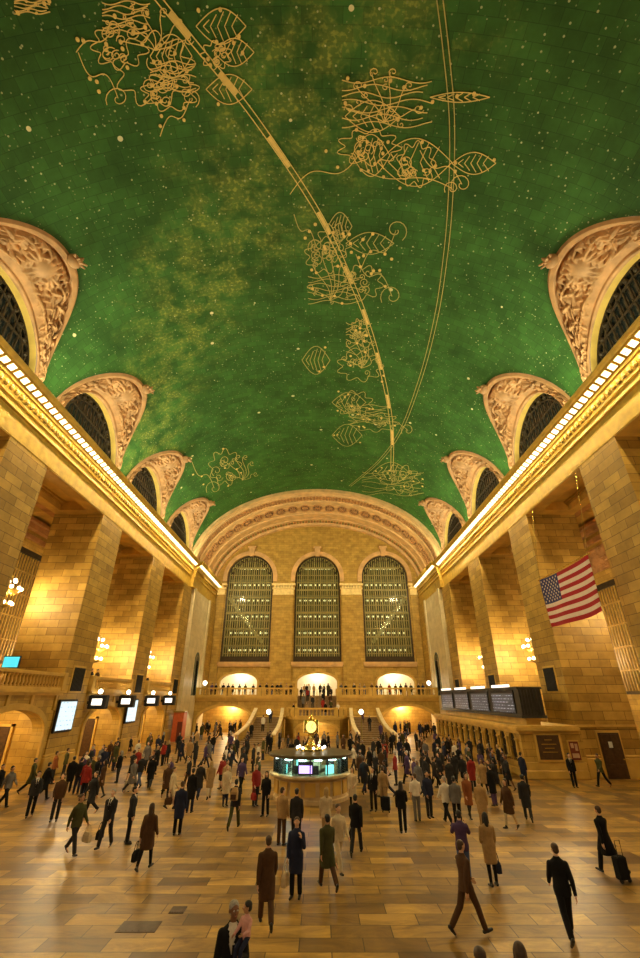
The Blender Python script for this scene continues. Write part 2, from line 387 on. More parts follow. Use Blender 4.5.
for p in me.polygons:
    for li in p.loop_indices:
        x, y, z = vv[me.loops[li].vertex_index]; uvl.data[li].uv = (atan2((z-VZ)/VB, x/VA)*SC, y)
CEIL = bpy.data.objects.new('ceiling', me); COL.objects.link(CEIL)
tag(CEIL, 'green painted barrel vault strewn with gold stars and line drawings', 'ceiling', kind='structure')

# ---- gold line work on the vault (free ornamental scrolls, no figures)
def ribbon(mb, pts, w, inset=.03):
    P = [vp(a, y, inset) for a, y in pts]
    rows = []
    for i, p in enumerate(P):
        t = (P[min(i+1, len(P)-1)]-P[max(i-1, 0)]); t = t.normalized() if t.length > 1e-9 else Vector((0,1,0))
        n = Vector((p.x/VA**2, 0, (p.z-VZ)/VB**2)).normalized(); s_ = t.cross(n).normalized()*w/2
        rows.append((p-s_, p+s_, p+s_-n*.015, p-s_-n*.015))
    mb.rings(rows)
def smooth_path(pts, k=8):
    out = []
    for i in range(len(pts)-1):
        p0, p1, p2, p3 = pts[max(i-1,0)], pts[i], pts[i+1], pts[min(i+2, len(pts)-1)]
        for j in range(k):
            t = j/k; out.append(tuple(.5*((2*p1[q])+(-p0[q]+p2[q])*t+(2*p0[q]-5*p1[q]+4*p2[q]-p3[q])*t*t+(-p0[q]+3*p1[q]-3*p2[q]+p3[q])*t**3) for q in (0, 1)))
    return out+[pts[-1]]
GOLDLINE = mat('gold line paint', (.80, .56, .16), .5, .0, var=.1)
GOLDLINE2 = mat('soft gold paint', (.52, .42, .12), .5, .0, var=.15)
def line_px(pts, off=0.):
    return [(a+off/SC, y) for a, y in smooth_path([vault_hit(*p) for p in pts], 10)]
def ceil_part(name, mb, m, label=None):
    o = mb.build(name, m, CEIL)
    if label: o['label'] = label
    return o
mb = MB(); E1 = [(135,-30),(196,45),(255,118),(318,212),(350,278),(370,330),(385,385),(392,430),(392,472)]
ribbon(mb, line_px(E1, -.16), .055); ribbon(mb, line_px(E1, .16), .055)
q = line_px(E1)
for i in range(2, len(q)-4, 4):
    if (i//4) % 2: ribbon(mb, q[i:i+4], .22, .025)
ceil_part('gilded_band', mb, GOLDLINE)
mb = MB(); E2 = [(436,-30),(446,50),(452,120),(451,190),(446,252),(436,318),(420,380),(400,432),(378,462),(350,486)]
ribbon(mb, line_px(E2, -.13), .05); ribbon(mb, line_px(E2, .13), .05)
ceil_part('gilded_band', mb, GOLDLINE2)
def spiral(cx, cy, r, a0, turns, sgn, k=26):
    return [(cx+r*(1-.85*i/k)*cos(a0+sgn*2*pi*turns*i/k), cy+r*(1-.85*i/k)*sin(a0+sgn*2*pi*turns*i/k)) for i in range(k+1)]
def scroll_figure(boxes, seed, w, m):
    """ornamental cluster of scrolls, leaf loops and tendrils inside a few picture boxes laid onto the vault"""
    r = random.Random(seed); mb = MB(); dots = MB()
    for (x0, y0, x1, y1, kind) in boxes:
        W, H = x1-x0, y1-y0; cx, cy = (x0+x1)/2, (y0+y1)/2; st = []
        if kind == 'cloud':      # lobed outline with scrolls within
            n = 9; ph = r.random()*6
            st.append([(cx+W/2*(.86+.14*cos(n*t+ph))*cos(t), cy+H/2*(.86+.14*cos(n*t+ph))*sin(t)) for t in [2*pi*i/90 for i in range(91)]])
            for i in range(8): st.append(spiral(cx+W*r.uniform(-.27,.27), cy+H*r.uniform(-.27,.27), min(W,H)*r.uniform(.07,.17), r.random()*6, r.uniform(1,1.7), r.choice((-1,1))))
        elif kind == 'leaf':     # long leaf with veins along its box
            st.append([(x0+W*t, cy+H*.5*sin(pi*t)) for t in [i/20 for i in range(21)]]); st.append([(x0+W*t, cy-H*.5*sin(pi*t)) for t in [i/20 for i in range(21)]])
            for k in range(1, 6): st.append([(x0+W*(k/7+.12*u), cy+H*.42*u*sin(pi*k/7)) for u in [i/6-.0 for i in range(7)]]); st.append([(x0+W*(k/7+.12*u), cy-H*.42*u*sin(pi*k/7)) for u in [i/6 for i in range(7)]])
        elif kind == 'plume':    # stack of wavy strands
            for k in range(7): st.append([(x0+W*t*(1-.05*(k % 3)), y0+H*(k+.5)/7+H*.06*sin(9*t+k*1.3)) for t in [i/30 for i in range(31)]])
            for k in range(7): st.append(spiral(x0+W*r.uniform(.1,.95), y0+H*(k+.5)/7, H*.07, r.random()*6, 1.1, r.choice((-1,1)), 14))
        elif kind == 'tendril':  # S-curve that ends in a curl
            st.append([(x0+W*t, y0+H*(t+.22*sin(2*pi*t))) for t in [i/24 for i in range(25)]]); st.append(spiral(x1, y1, min(W,H)*.25+3, 2.6, 1.2, 1, 18))
        elif kind == 'tendrilb':
            st.append([(x0+W*t, y1-H*(t+.22*sin(2*pi*t))) for t in [i/24 for i in range(25)]]); st.append(spiral(x1, y0, min(W,H)*.25+3, 1., 1.2, -1, 18))
        elif kind == 'fan':
            for k in range(6):
                a = pi*(k+.5)/6; st.append([(cx+W/2*t*cos(a)+3*sin(5*t), y1-H*t*sin(a)) for t in [i/12 for i in range(13)]])
                st.append(spiral(cx+W/2*cos(a), y1-H*sin(a), W*.06+1, a, 1.2, 1, 12))
        for q in st: ribbon(mb, [vault_hit(*p) for p in q], w)
        for i in range(3):
            a, y = vault_hit(x0+W*r.random(), y0+H*r.random()); n = 10; R0 = w*2.2
            c = vp(a, y, .05); n_ = Vector((c.x/VA**2, 0, (c.z-VZ)/VB**2)).normalized(); e1 = Vector((0,1,0)); e2 = n_.cross(e1)
            dots.rings([[tuple(c-n_*h+(e1*cos(2*pi*k/n)+e2*sin(2*pi*k/n))*R0) for k in range(n)] for h in (-.02, .03)])
    o = ceil_part('gilded_scrollwork', mb, m); s = dots.build('gilded_star', GOLDLINE, None); s.parent = o
scroll_figure([(112,30,196,108,'cloud'),(90,20,150,70,'cloud'),(140,70,200,112,'cloud'),(120,10,190,50,'fan'),(150,34,192,78,'leaf'),(78,52,118,98,'tendril'),(76,30,112,52,'tendrilb'),(200,40,232,70,'cloud'),(196,8,246,44,'leaf'),(214,38,254,66,'leaf'),(206,74,252,104,'leaf'),(160,98,190,136,'tendrilb'),(102,0,150,34,'plume'),(150,60,196,92,'plume')], 3, 0.040, GOLDLINE)
scroll_figure([(342,76,432,128,'plume'),(348,70,420,122,'fan'),(345,100,400,132,'leaf'),(396,140,436,188,'cloud'),(352,134,390,176,'leaf'),(420,150,462,184,'tendril'),(336,128,402,166,'cloud'),(378,138,452,186,'leaf'),(430,92,490,102,'leaf'),(452,152,496,174,'leaf'),(290,150,362,194,'tendrilb'),(360,168,452,188,'tendril')], 11, 0.043, GOLDLINE)
scroll_figure([(304,236,346,274,'cloud'),(316,222,352,262,'cloud'),(340,264,384,300,'cloud'),(310,250,350,300,'fan'),(360,230,396,272,'tendrilb'),(294,214,316,246,'tendril'),(346,232,394,254,'leaf'),(356,254,392,296,'tendril'),(308,274,362,304,'plume'),(328,212,352,240,'leaf')], 21, 0.053, GOLDLINE2)
scroll_figure([(336,350,384,382,'cloud'),(344,332,378,368,'fan'),(350,318,368,342,'cloud'),(346,320,372,352,'plume'),(302,346,330,374,'leaf')], 31, 0.056, GOLDLINE2)
scroll_figure([(332,392,366,412,'leaf'),(336,390,374,418,'cloud'),(350,412,400,432,'cloud'),(348,404,390,424,'plume'),(332,424,362,446,'leaf'),(362,414,408,430,'tendril')], 41, 0.056, GOLDLINE2)
scroll_figure([(208,448,242,486,'cloud'),(192,462,214,488,'tendril'),(228,456,256,480,'fan')], 51, 0.062, GOLDLINE2)
scroll_figure([(362,470,424,496,'plume'),(380,464,420,494,'cloud'),(372,462,410,484,'leaf')], 61, 0.062, GOLDLINE2)
scroll_figure([(14,-6,50,14,'plume')], 71, 0.037, GOLDLINE)

# ---- lunettes: carved surround, recessed window, bronze grille
def lunette_bumps(seed):
    r = random.Random(seed); L_ = []
    for i in range(190):
        t = r.uniform(.08, pi/2); s_ = r.uniform(.24, .84); L_.append((t, s_, r.uniform(.07,.22), r.uniform(.022,.05), r.uniform(0, pi), r.uniform(.08,.30)))
    for k in range(9):
        a = 2*pi*k/9; L_.append((pi/2-.19*abs(cos(a)), .55+.17*sin(a), .2, .055, a, .3))
    return L_
BUMPS = lunette_bumps(5)
def relief(t, s_):
    tt = t if t <= pi/2 else pi-t
    h = 0.
    d = sqrt(((tt-pi/2)*4.6/.62)**2+((s_-.55)*3/.62)**2)
    if d < 1: h = .30*sqrt(1-d*d)*.7+.12
    for (a, b, l, w, th, hh) in BUMPS:
        du, dv = (tt-a)*5.0, (s_-b)*3.0
        if abs(du) > 1.3 or abs(dv) > 1.3: continue
        e = ((du*cos(th)+dv*sin(th))/(l*2.6))**2+((-du*sin(th)+dv*cos(th))/(w*2.6))**2
        if e < 1: h = max(h, hh*sqrt(1-e))
    return h*1.7
def lunette_mesh():
    mb = MB(); NT, NS = 230, 70; rows = []
    for i in range(NT+1):
        t = pi*i/NT
        a = Vector((18.25, 4.45*cos(t), 22.9+4.45*sin(t)))
        zo = VZ+7.2*sqrt(max(0, 1-abs(cos(t))**2.2)); xo = VA*sqrt(max(0, 1-((zo-VZ)/VB)**2))
        b = Vector((xo-.02, 5.3*cos(t), zo)); row = []
        d = (b-a); tan = Vector((0, -sin(t), cos(t))); n = d.cross(tan).normalized()
        if n.x > 0: n = -n
        if n.z > 0 and abs(n.x) < .2: n = -n
        for j in range(NS+1):
            s_ = j/NS
            if s_ < .1: h = .20 if .02 < s_ < .08 else 0.06
            elif s_ > .86: h = .26 if s_ < .985 else .02
            elif s_ > .82: h = .0
            else: h = relief(t, s_)
            row.append(tuple(a+d*s_+n*h))
        rows.append(row)
    mb.rings(rows, cap=False, closed=False)
    return mb.mesh('surround', STONE_PINK, True)
def keystone_mesh():
    mb = MB(); r = random.Random(9); zo = VZ+7.2; xo = VA*sqrt(1-((zo-VZ)/VB)**2)
    for i in range(16):
        a = r.uniform(0, 2*pi); l = r.uniform(.25, .75); c = Vector((xo-.35, 0, zo-.35))
        d = Vector((-.65*abs(cos(a))-.2, sin(a)*.9, .45*cos(a))).normalized()
        mb.cone(c, .16, c+d*l, .05, 7)
    mb.ball((xo-.3, 0, zo-.4), (.4,.45,.4), 10, 8)
    return mb.mesh('keystone_ornament', STONE_PINK, True)
def lunette_grille():
    mb = MB(); P = lambda a, z, w: (18.75+w, a, z)
    for i in range(-8, 9):
        y = i*.54; zt = 22.9+sqrt(max(0, 4.45**2-y*y))
        mb.box(18.72, 18.82, y-.05, y+.05, 22.0, zt)
    for z in (23.0, 25.3): 
        w = sqrt(max(0, 4.45**2-max(0, z-22.9)**2)); mb.box(18.70, 18.80, -w, w, z-.06, z+.06)
    for rr in (4.35, 3.75): arch_ring(mb, (-rr, rr, 22.0, 22.9, rr), P, -.06, .08, .1)
    for i in range(1, 14):
        t = pi*i/14; mb.ball((18.74, 4.05*cos(t), 22.9+4.05*sin(t)), .17, 8, 6)
    return mb.mesh('grille', BRONZE)
def lunette_pane():
    mb = MB(); arch_pane(mb, (-4.45, 4.45, 22.0, 22.9, 4.45), lambda a, z, w: (18.9+w, a, z), 0); return mb.mesh('pane', mat('night dark glass', (.02, .024, .02), .12, var=0, spec=.6))
def lunette_jamb():
    mb = MB(); pts = [(4.45, 22.0)]+[(4.45*cos(pi*i/32), 22.9+4.45*sin(pi*i/32)) for i in range(33)]+[(-4.45, 22.0)]
    mb.rings([[(x, a, z) for a, z in pts] for x in (18.25, 18.95)], cap=False, closed=False); return mb.mesh('reveal', STONE_TRIM)
LM = [('surround', lunette_mesh()), ('keystone_ornament', keystone_mesh()), ('grille', lunette_grille()), ('pane', lunette_pane()), ('reveal', lunette_jamb())]
wn = 0
where = ['above the nearest bays', 'first from the camera', 'second from the camera', 'third from the camera', 'next to the end arch']
for side, sn in ((-1, 'left'), (1, 'right')):
    for k, c in enumerate(BAYS):
        if k == 0: continue
        wn += 1; w = thing('window_%d' % wn, (0, c, 0), 'arched lunette window in a rosy carved surround, %s on the %s side of the vault' % (where[k], sn), 'window', kind='structure')
        for nm, me in LM:
            o = bpy.data.objects.new(nm, me); COL.objects.link(o); o.parent = w; o.scale = (side, 1, 1)

# ---- cornices with their lamps
PROF = [(19.2,22.5),(17.05,22.5),(17.0,22.42),(17.03,22.3),(17.1,22.2),(17.15,22.1),(17.7,21.75),(17.66,21.68),(17.7,21.55),(17.78,21.5),(17.95,21.0),(17.9,20.95),(17.9,20.8),(18.0,20.75),(18.0,20.45),(17.93,20.42),(17.93,20.3),(18.08,20.25),(18.08,18.8),(19.2,18.8)]
BULBM = MB(); 
# one lamp: glowing bevelled plate standing in for a bulb-lit coffer, on a brass rim, face normal along -z
BULBM.rings([[(sx*.19*k, sy*.19*k, z) for sx, sy in ((-1,-1),(1,-1),(1,1),(-1,1))] for k, z in ((1, 0), (1, -.05), (.8, -.09))])
BULBM.mi = 1; BULBM.rings([[(sx*k*.27, sy*k*.24, z) for sx, sy in ((-1,-1),(1,-1),(1,1),(-1,1))] for k, z in ((1, 0.05), (1, -.015), (.85, -.015))]); BULBM.lathe([(.03,-.09),(.04,-.11),(.01,-.13)], n=8)
BULBME = BULBM.mesh('cornice_lamp', [COFFER_GLOW, GILT])
def cornice(side, shift, y0, y1, num, label):
    t = MB(); prof = [(x+(shift if x < 19 else 0), z) for x, z in PROF]
    t.prism(prof, lambda a, z, w: (side*a, w, z), y0, y1)
    # egg-and-dart band and beads
    y = y0+.3
    while y < y1:
        t.mi = 1; t.ball((side*(17.84+shift), y, 21.22), (.12, .17, .22), 7, 5); y += .5
    tag(t.build('trim_%d' % num, [GILT, GILT_DARK], smooth=False), label, 'cornice', kind='structure')
    n = int((y1-max(y0, 3.5))/.62); ys_ = [max(y0, 3.5)+.31+.62*i for i in range(n)]
    for y in ys_:
        o = bpy.data.objects.new('cornice_lamp', BULBME); COL.objects.link(o)
        o.location = (side*(17.425+shift), y, 21.9); o.rotation_euler = (0, side*radians(32.5), 0)
        tag(o, 'glowing square lamp in the unbroken row under the %s gilded cornice' % ('left' if side < 0 else 'right'), 'lamp', 'lamps under the %s cornice' % ('left' if side < 0 else 'right'))
cornice(-1, 0, YB, 61.6, 1, 'gilded cornice with lamp row along the left side wall')
cornice(1, 0, YB, 61.6, 2, 'gilded cornice with lamp row along the right side wall')
cornice(-1, -.45, 61.6, YE, 3, 'gilded cornice returning to the end wall on the left')
cornice(1, -.45, 61.6, YE, 4, 'gilded cornice returning to the end wall on the right')

# ---- piers between the bays
pn = ['at the near end', 'nearest', 'second from the camera', 'third from the camera', 'fourth from the camera', 'last before the end wall']
for side, sn in ((-1, 'left'), (1, 'right')):
    for k, c in enumerate(PIERS):
        if k == 0: continue
        w = thing('pillar', (side*20.2, c, 0), 'massive golden stone pier on the %s side, %s' % (sn, pn[k]), 'pillar', kind='structure')
        mb = MB(); mb.box(side*WX, side*22.3, c-PH, c+PH, 0, 18.85); mb.build('shaft', STONE, w)
        mb = MB(); mb.bbox(side*(WX-.14), side*22.4, c-PH-.12, c+PH+.12, 0, 1.15, .05); mb.bbox(side*(WX-.08), side*22.36, c-PH-.07, c+PH+.07, 1.15, 1.32, .05); mb.build('plinth', STONE_TRIM, w)
        mb = MB(); P = lambda a, z, ww: (side*(WX-ww), a, z)
        mb.box(side*WX, side*(WX-.05), c-.95, c+.95, 5.05, 6.95); mb.mi = 1
        mb.box(side*(WX-.02), side*(WX-.09), c-.78, c+.78, 5.2, 6.8)
        for i in range(9): mb.box(side*(WX-.02), side*(WX-.12), c-.74+i*.185-.02, c-.74+i*.185+.02, 5.2, 6.8)
        mb.build('vent_grille', [STONE_TRIM, DARK], w)

# ---- aisles behind the piers
AX = 27.5
for side, sn in ((-1, 'left'), (1, 'right')):
    mb = MB(); ops = []
    ops = [(c-5.2, c+5.2, 7.4 if side < 0 else 5.0, 17.4 if side < 0 else 14.5, 0) for c in BAYS]
    wall_open(mb, YB, YV+4, 0, 23, ops, lambda a, z, w: (side*(AX+w), a, z), .7)
    tag(mb.build('wall_aisle_%s' % sn, STONE_FINE), 'stone outer wall of the aisle on the %s side with tall grilled windows' % sn, 'wall', kind='structure')
    mb = MB(); mb.box(side*22.3, side*28.2, YB, YV+4, 20.4, 20.8)
    for c in BAYS+PIERS: mb.box(side*22.3, side*27.5, c-.5, c+.5, 19.6, 20.4)
    tag(mb.build('ceiling_aisle_%s' % sn, STONE_TRIM), 'beamed stone ceiling of the %s aisle' % sn, 'ceiling', kind='structure')
    mb = MB()
    for (a, b, z0, z1) in ((27.0, 27.6, 19.2, 19.7), (26.6, 27.6, 19.7, 20.0), (27.2, 27.6, 18.3, 18.7), (22.2, 22.9, 18.8, 20.4)): mb.box(side*a, side*b, YB, YV+2, z0, z1)
    tag(mb.build('trim_aisle_%s' % sn, STONE_PINK), 'moulded stone courses along the top of the %s aisle' % sn, 'trim', kind='structure')
    for k, c in enumerate(BAYS):
        # coffered lintel over the bay
        mb = MB(); y0, y1 = c-4.25, c+4.25
        mb.box(side*18.12, side*19.1, y0, y1, 18.74, 20.2); mb.box(side*21.3, side*22.15, y0, y1, 18.74, 20.2); mb.box(side*19.1, side*21.3, y0, y0+1.0, 18.74, 20.2); mb.box(side*19.1, side*21.3, y1-1.0, y1, 18.74, 20.2)
        mb.box(side*19.1, side*21.3, y0+1, y1-1, 19.5, 20.2)
        for e in (.0, .14): mb.box(side*(19.1+e), side*(19.24+e), y0+1, y1-1, 19.2+e, 19.5); mb.box(side*(21.3-e), side*(21.16-e), y0+1, y1-1, 19.2+e, 19.5)
        tag(mb.build('trim_lintel', STONE_TRIM), 'coffered lintel over the %s bay on the %s side' % (['nearest', 'first', 'second', 'third', 'last'][k], sn), 'lintel', kind='structure')
        if k == 0: continue
        wn += 1; z0, z1 = ops[k][2], ops[k][3]
        w = thing('window_%d' % wn, (side*AX, c, z0), 'tall bronze-grilled aisle window on the %s side, %s bay from the camera' % (sn, ['', 'first', 'second', 'third', 'fourth'][k]), 'window', kind='structure')
        mb = MB()
        for i in range(27): y = c-5.2+.4*i; mb.box(side*(AX+.1), side*(AX+.22), y-.06, y+.06, z0, z1)
        for i in range(6): z = z0+(z1-z0)*i/5; mb.box(side*(AX+.12), side*(AX+.24), c-5.2, c+5.2, z-.06, z+.06)
        mb.build('grille', BRONZE_GOLD, w)
        mb = MB()
        for (a, b, e, f_) in ((c-5.2, c-4.95, z0, z1), (c+4.95, c+5.2, z0, z1), (c-5.2, c+5.2, z0, z0+.25), (c-5.2, c+5.2, z1-.5, z1)): mb.box(side*(AX-.05), side*(AX+.3), a, b, e, f_)
        mb.build('frame', BRONZE, w)
        mb = MB(); mb.box(side*(AX+.42), side*(AX+.46), c-5.2, c+5.2, z0, z1); mb.build('pane', mat('amber obscured glass', (.10, .068, .025), .3, var=.4, vscale=.8), w)
        if side > 0:
            mb = MB(); r = random.Random(4)
            mb.box(AX-.08, AX, c-4.6, c+4.6, 15.6, 17.9)
            for i in range(70): mb.ball((AX-.1, c+r.uniform(-4.4,4.4), r.uniform(15.8,17.7)), (.12, r.uniform(.1,.5), r.uniform(.08,.25)), 7, 5)
            mb.build('carved_panel', STONE_PINK, w)

# ---- end arch (stone barrel with ornament), end wall
def arch_band():
    steps = [(61.3,-.25),(61.3,.45),(61.9,.45),(61.95,.30),(62.6,.30),(62.7,.42),(63.2,.42),(63.3,.22),(65.4,.22),(65.5,.36),(66.0,.36),(66.1,.2),(70.6,.2),(70.7,.36),(71.2,.36),(71.3,.3),(73.0,.3),(73.1,.42),(73.6,.42),(73.7,.34),(75.1,.34),(75.2,.75),(YE+.05,.75)]
    mb = MB(); n = 64
    mb.rings([[tuple(vp(pi*i/n, y, e)) for i in range(n+1)] for y, e in steps], cap=False, closed=False)
    return mb
ARCH = thing('trim_arch', (0, 61.5, VZ), 'wide stone arch with rosettes framing the end wall', 'arch', kind='structure')
arch_band().build('archivolt', STONE_ARCH, ARCH)
mb = MB(); n = 110
for i in range(4, n-3):
    c = vp(pi*i/n, 64.3, .2); t = pi*i/n
    mb.rings([[tuple(c+Vector((0, sy*.75*k, 0))+(vp(t+.006, 64.3, .2)-vp(t-.006, 64.3, .2)).normalized()*(sx*.16*k)+(vp(t, 0, 1)-vp(t, 0, 0))*h) for sx, sy in ((-1,-1),(1,-1),(1,1),(-1,1))] for k, h in ((1,0),(1,.1),(.6,.18))])
    c = vp(t, 74.4, .3)
    if i % 2 == 0: mb.mi = 1
    mb.rings([[tuple(c+Vector((0, sy*.5*k, 0))+(vp(t+.006, 0, 0)-vp(t-.006, 0, 0)).normalized()*(sx*.17*k)+(vp(t, 0, 1)-vp(t, 0, 0))*h) for sx, sy in ((-1,-1),(1,-1),(1,1),(-1,1))] for k, h in ((1,0),(1,.1),(.6,.2))]); mb.mi = 0
mb.build('leaf_moulding', [STONE_PINK, BRONZE_LIT], ARCH)
for i in range(25):
    t = pi*(i+1.6)/27.2; c = vp(t, 68.3, .2); n_ = (vp(t, 0, 1)-vp(t, 0, 0)).normalized(); e2 = (vp(t+.01, 0, 0)-vp(t-.01, 0, 0)).normalized(); e1 = Vector((0,1,0))
    mb = MB(); mb.mi = 0
    def ring_(rx, h, k=18): return [tuple(c+e1*rx*1.5*cos(2*pi*j/k)+e2*rx*sin(2*pi*j/k)+n_*h) for j in range(k)]
    mb.rings([ring_(.86, -.1), ring_(.86, .16), ring_(.72, .16), ring_(.70, .02)], cap=False); mb.mi = 1
    mb.rings([ring_(.74, .02), ring_(.05, .03)]); mb.mi = 0
    for j in range(8): 
        a = 2*pi*j/8; d = e1*1.5*cos(a)+e2*sin(a); mb.cone(c+d*.18+n_*.08, .09, c+d*.45+n_*.08, .13, 6)
    mb.ball(tuple(c+n_*.12), .15, 8, 6); mb.build('rosette', [STONE_PINK, BRONZE], ARCH)

WIN = [(-15.95, -7.85, 9.9, 23.7, 4.05), (-3.95, 3.95, 9.9, 23.75, 3.95), (7.85, 15.95, 9.9, 23.7, 4.05)]
UP = [(-15.6, -9.6, 5.0, 6.9, 1.3), (-3.2, 3.2, 5.0, 6.9, 1.3), (9.6, 15.6, 5.0, 6.9, 1.3)]
PE = lambda a, z, w: (a, YE+w, z)
mb = MB(); wall_open(mb, -18.9, 18.9, 0, lambda a: VZ+VB*sqrt(max(0, 1-(a/18.95)**2))+.2, WIN+UP, PE, .9, step=.6)
WALLE = mb.build('wall_end', STONE_FINE); tag(WALLE, 'golden stone end wall with three tall arched windows', 'wall', kind='structure')
mb = MB()
for o in WIN:
    arch_ring(mb, o, PE, .02, -.22, .75, down=23.0); arch_ring(mb, o, PE, .02, -.3, .25, down=23.0)
    mb.box(o[0]-.35, o[1]+.35, YE-.35, YE+.02, 9.45, 9.9); mb.box(o[0]-.2, o[1]+.2, YE-.25, YE+.02, 9.2, 9.45)
    c = (o[0]+o[1])/2; zt = o[3]+o[4]
    mb.prism([(c-.35, zt-.2), (c+.35, zt-.2), (c+.55, zt+1.35), (c-.55, zt+1.35)], PE, .02, -.5); mb.box(c-.7, c+.7, YE-.6, YE, zt+1.3, zt+1.6)
mb.build('window_surround', STONE_ARCH, WALLE)
mb = MB()
for o in UP: arch_ring(mb, o, PE, .02, -.12, .3)
mb.build('arch_surround', STONE_TRIM, WALLE)
for (a, b) in ((-7.6, -4.2), (4.2, 7.6), (-17.3, -16.15), (16.15, 17.3)):
    tt = thing('trim_pilaster', ((a+b)/2, YE, 5), 'flat stone pilaster with a gilded capital %s' % {-7.6: 'between the west-most and middle end windows'.replace('west-most', 'first'), 4.2: 'between the middle and last end windows', -17.3: 'in the left corner of the end wall', 16.15: 'in the right corner of the end wall'}[a], 'pilaster', kind='structure')
    mb = MB(); mb.box(a, b, YE-.35, YE, 5, 20.9); mb.build('shaft', STONE_FINE, tt)
    mb = MB(); mb.box(a-.1, b+.1, YE-.5, YE, 20.6, 20.85); mb.box(a-.05, b+.05, YE-.45, YE, 20.85, 21.6); mb.box(a-.35, b+.35, YE-.9, YE, 22.15, 22.5); mb.box(a-.25, b+.25, YE-.75, YE, 21.6, 21.8)
    x = a
    while x < b-.2: mb.box(x+.08, x+.40, YE-.72, YE, 21.8, 22.15); x += .48
    mb.build('capital', mat('pale gilt capital', (.80, .60, .24), .5, .1), tt)
# end windows: bronze grille, pane, lit walkways behind
for k, o in enumerate(WIN):
    wn += 1; w = thing('window_%d' % wn, ((o[0]+o[1])/2, YE, 9.9), 'tall arched bronze-grilled window in the end wall, %s of three' % ['leftmost', 'middle', 'rightmost'][k], 'window', kind='structure')
    c = (o[0]+o[1])/2; h = (o[1]-o[0])/2; mb = MB(); n = 21
    for i in range(1, n):
        x = o[0]+2*h*i/n; zt = op_top(o, x); wd = .07 if i % 3 else .11; mb.box(x-wd, x+wd, YE+.3, YE+.45, 9.9, zt)
    for i in range(1, 13):
        z = 9.9+1.3*i
        if z < o[3]+o[4]-.4: hw = h if z < o[3] else h*sqrt(1-((z-o[3])/o[4])**2); wd = .12 if i % 3 == 0 else .05; mb.box(c-hw, c+hw, YE+.28, YE+.47, z-wd, z+wd)
    mb.build('grille', BRONZE_LIT, w)
    mb = MB(); arch_ring(mb, (o[0]+.25, o[1]-.25, 9.9, o[3], o[4]-.25), PE, .25, .6, .25); mb.box(o[0], o[1], YE+.2, YE+.6, 9.9, 10.75)
    arch_ring(mb, (o[0]+1.0, o[1]-1.0, o[3], o[3], o[4]-1.0), PE, .3, .55, .12)
    for i in range(1, 12):
        t = pi*i/12; mb.ball((c+(h-.65)*cos(t), YE+.4, o[3]+(o[4]-.65)*sin(t)), .2, 8, 6)
    mb.build('frame', BRONZE, w)
    mb = MB(); arch_pane(mb, o, PE, .62); mb.build('pane', GLASS, w)
    mb = MB(); P2 = lambda a, z, ww: (a, YE+3.2+ww, z); mb.box(o[0]-.4, o[1]+.4, YE+3.2, YE+3.4, 9.4, 28.3); mb.build('inner_wall', mat('dim green plaster', (.065, .075, .03), .7, var=.6, vscale=.8), w)
    mb = MB()
    for i in range(5): mb.box(o[0]-.4, o[1]+.4, YE+.9, YE+3.2, 12.4+2.75*i, 12.6+2.75*i)
    mb.build('walkway', mat('grey walkway slab', (.25, .24, .16), .6), w)
    for i in range(6):
        mb = MB(); z = 11.9+2.75*i if i < 5 else 25.9
        for j in range(8): mb.ball((c+(j-3.5)*(.86 if i < 5 else .6), YE+2.3, z), (.26, .12, .16), 8, 6)
        mb.build('walkway_lamp', TUBE, w)
    if k != 1:
        s_ = 1 if k == 0 else -1; mb = MB(); x0 = o[0]+.4 if k == 0 else o[1]-.4
        mb.bar((x0, YE+1.6, 20.4), (x0+s_*6.2, YE+1.6, 13.0), .5, .55); 
        for i in range(14): mb.box(x0+s_*(.2+.43*i), x0+s_*(.55+.43*i), YE+1.2, YE+2.0, 20.4-.53*i-.1, 20.4-.53*i+.12)
        mb.build('stair', mat('pale stair metal', (.75, .68, .42), .5), w)

# ---- side walls of the end section
for side, sn in ((-1, 'left'), (1, 'right')):
    X0 = 17.65; P = lambda a, z, w: (side*(X0+w), a, z)
    mb = MB(); mb.mi = 0
    wall_open(mb, 62.95, YE, 0, 19.0, [(67.6, 69.4, 5.0, 9.6, .9)], P, 1.6)
    mb.box(side*17.45, side*17.7, 71.6, YE, 5.0, 18.9); mb.box(side*17.5, side*17.7, 62.7, 63.6, 5.0, 18.9)
    w = mb.build('wall_end_%s' % sn, STONE_PALE); tag(w, 'pale smooth stone wall beside the end wall on the %s, with a slim arched niche' % sn, 'wall', kind='structure')
    mb = MB(); mb.mi = 0; mb.box(side*17.4, side*17.7, 72.2, YE-.3, 5.0, 18.9); mb.build('pilaster', STONE_FINE, w)
    mb = MB(); arch_ring(mb, (67.6, 69.4, 5.0, 9.6, .9), P, .3, -.08, .22); mb.box(side*(X0+.5), side*(X0+.6), 67.6, 69.4, 5, 10.6); mb.build('niche_frame', mat('verdigris metal', (.12, .16, .13), .5, .3), w)

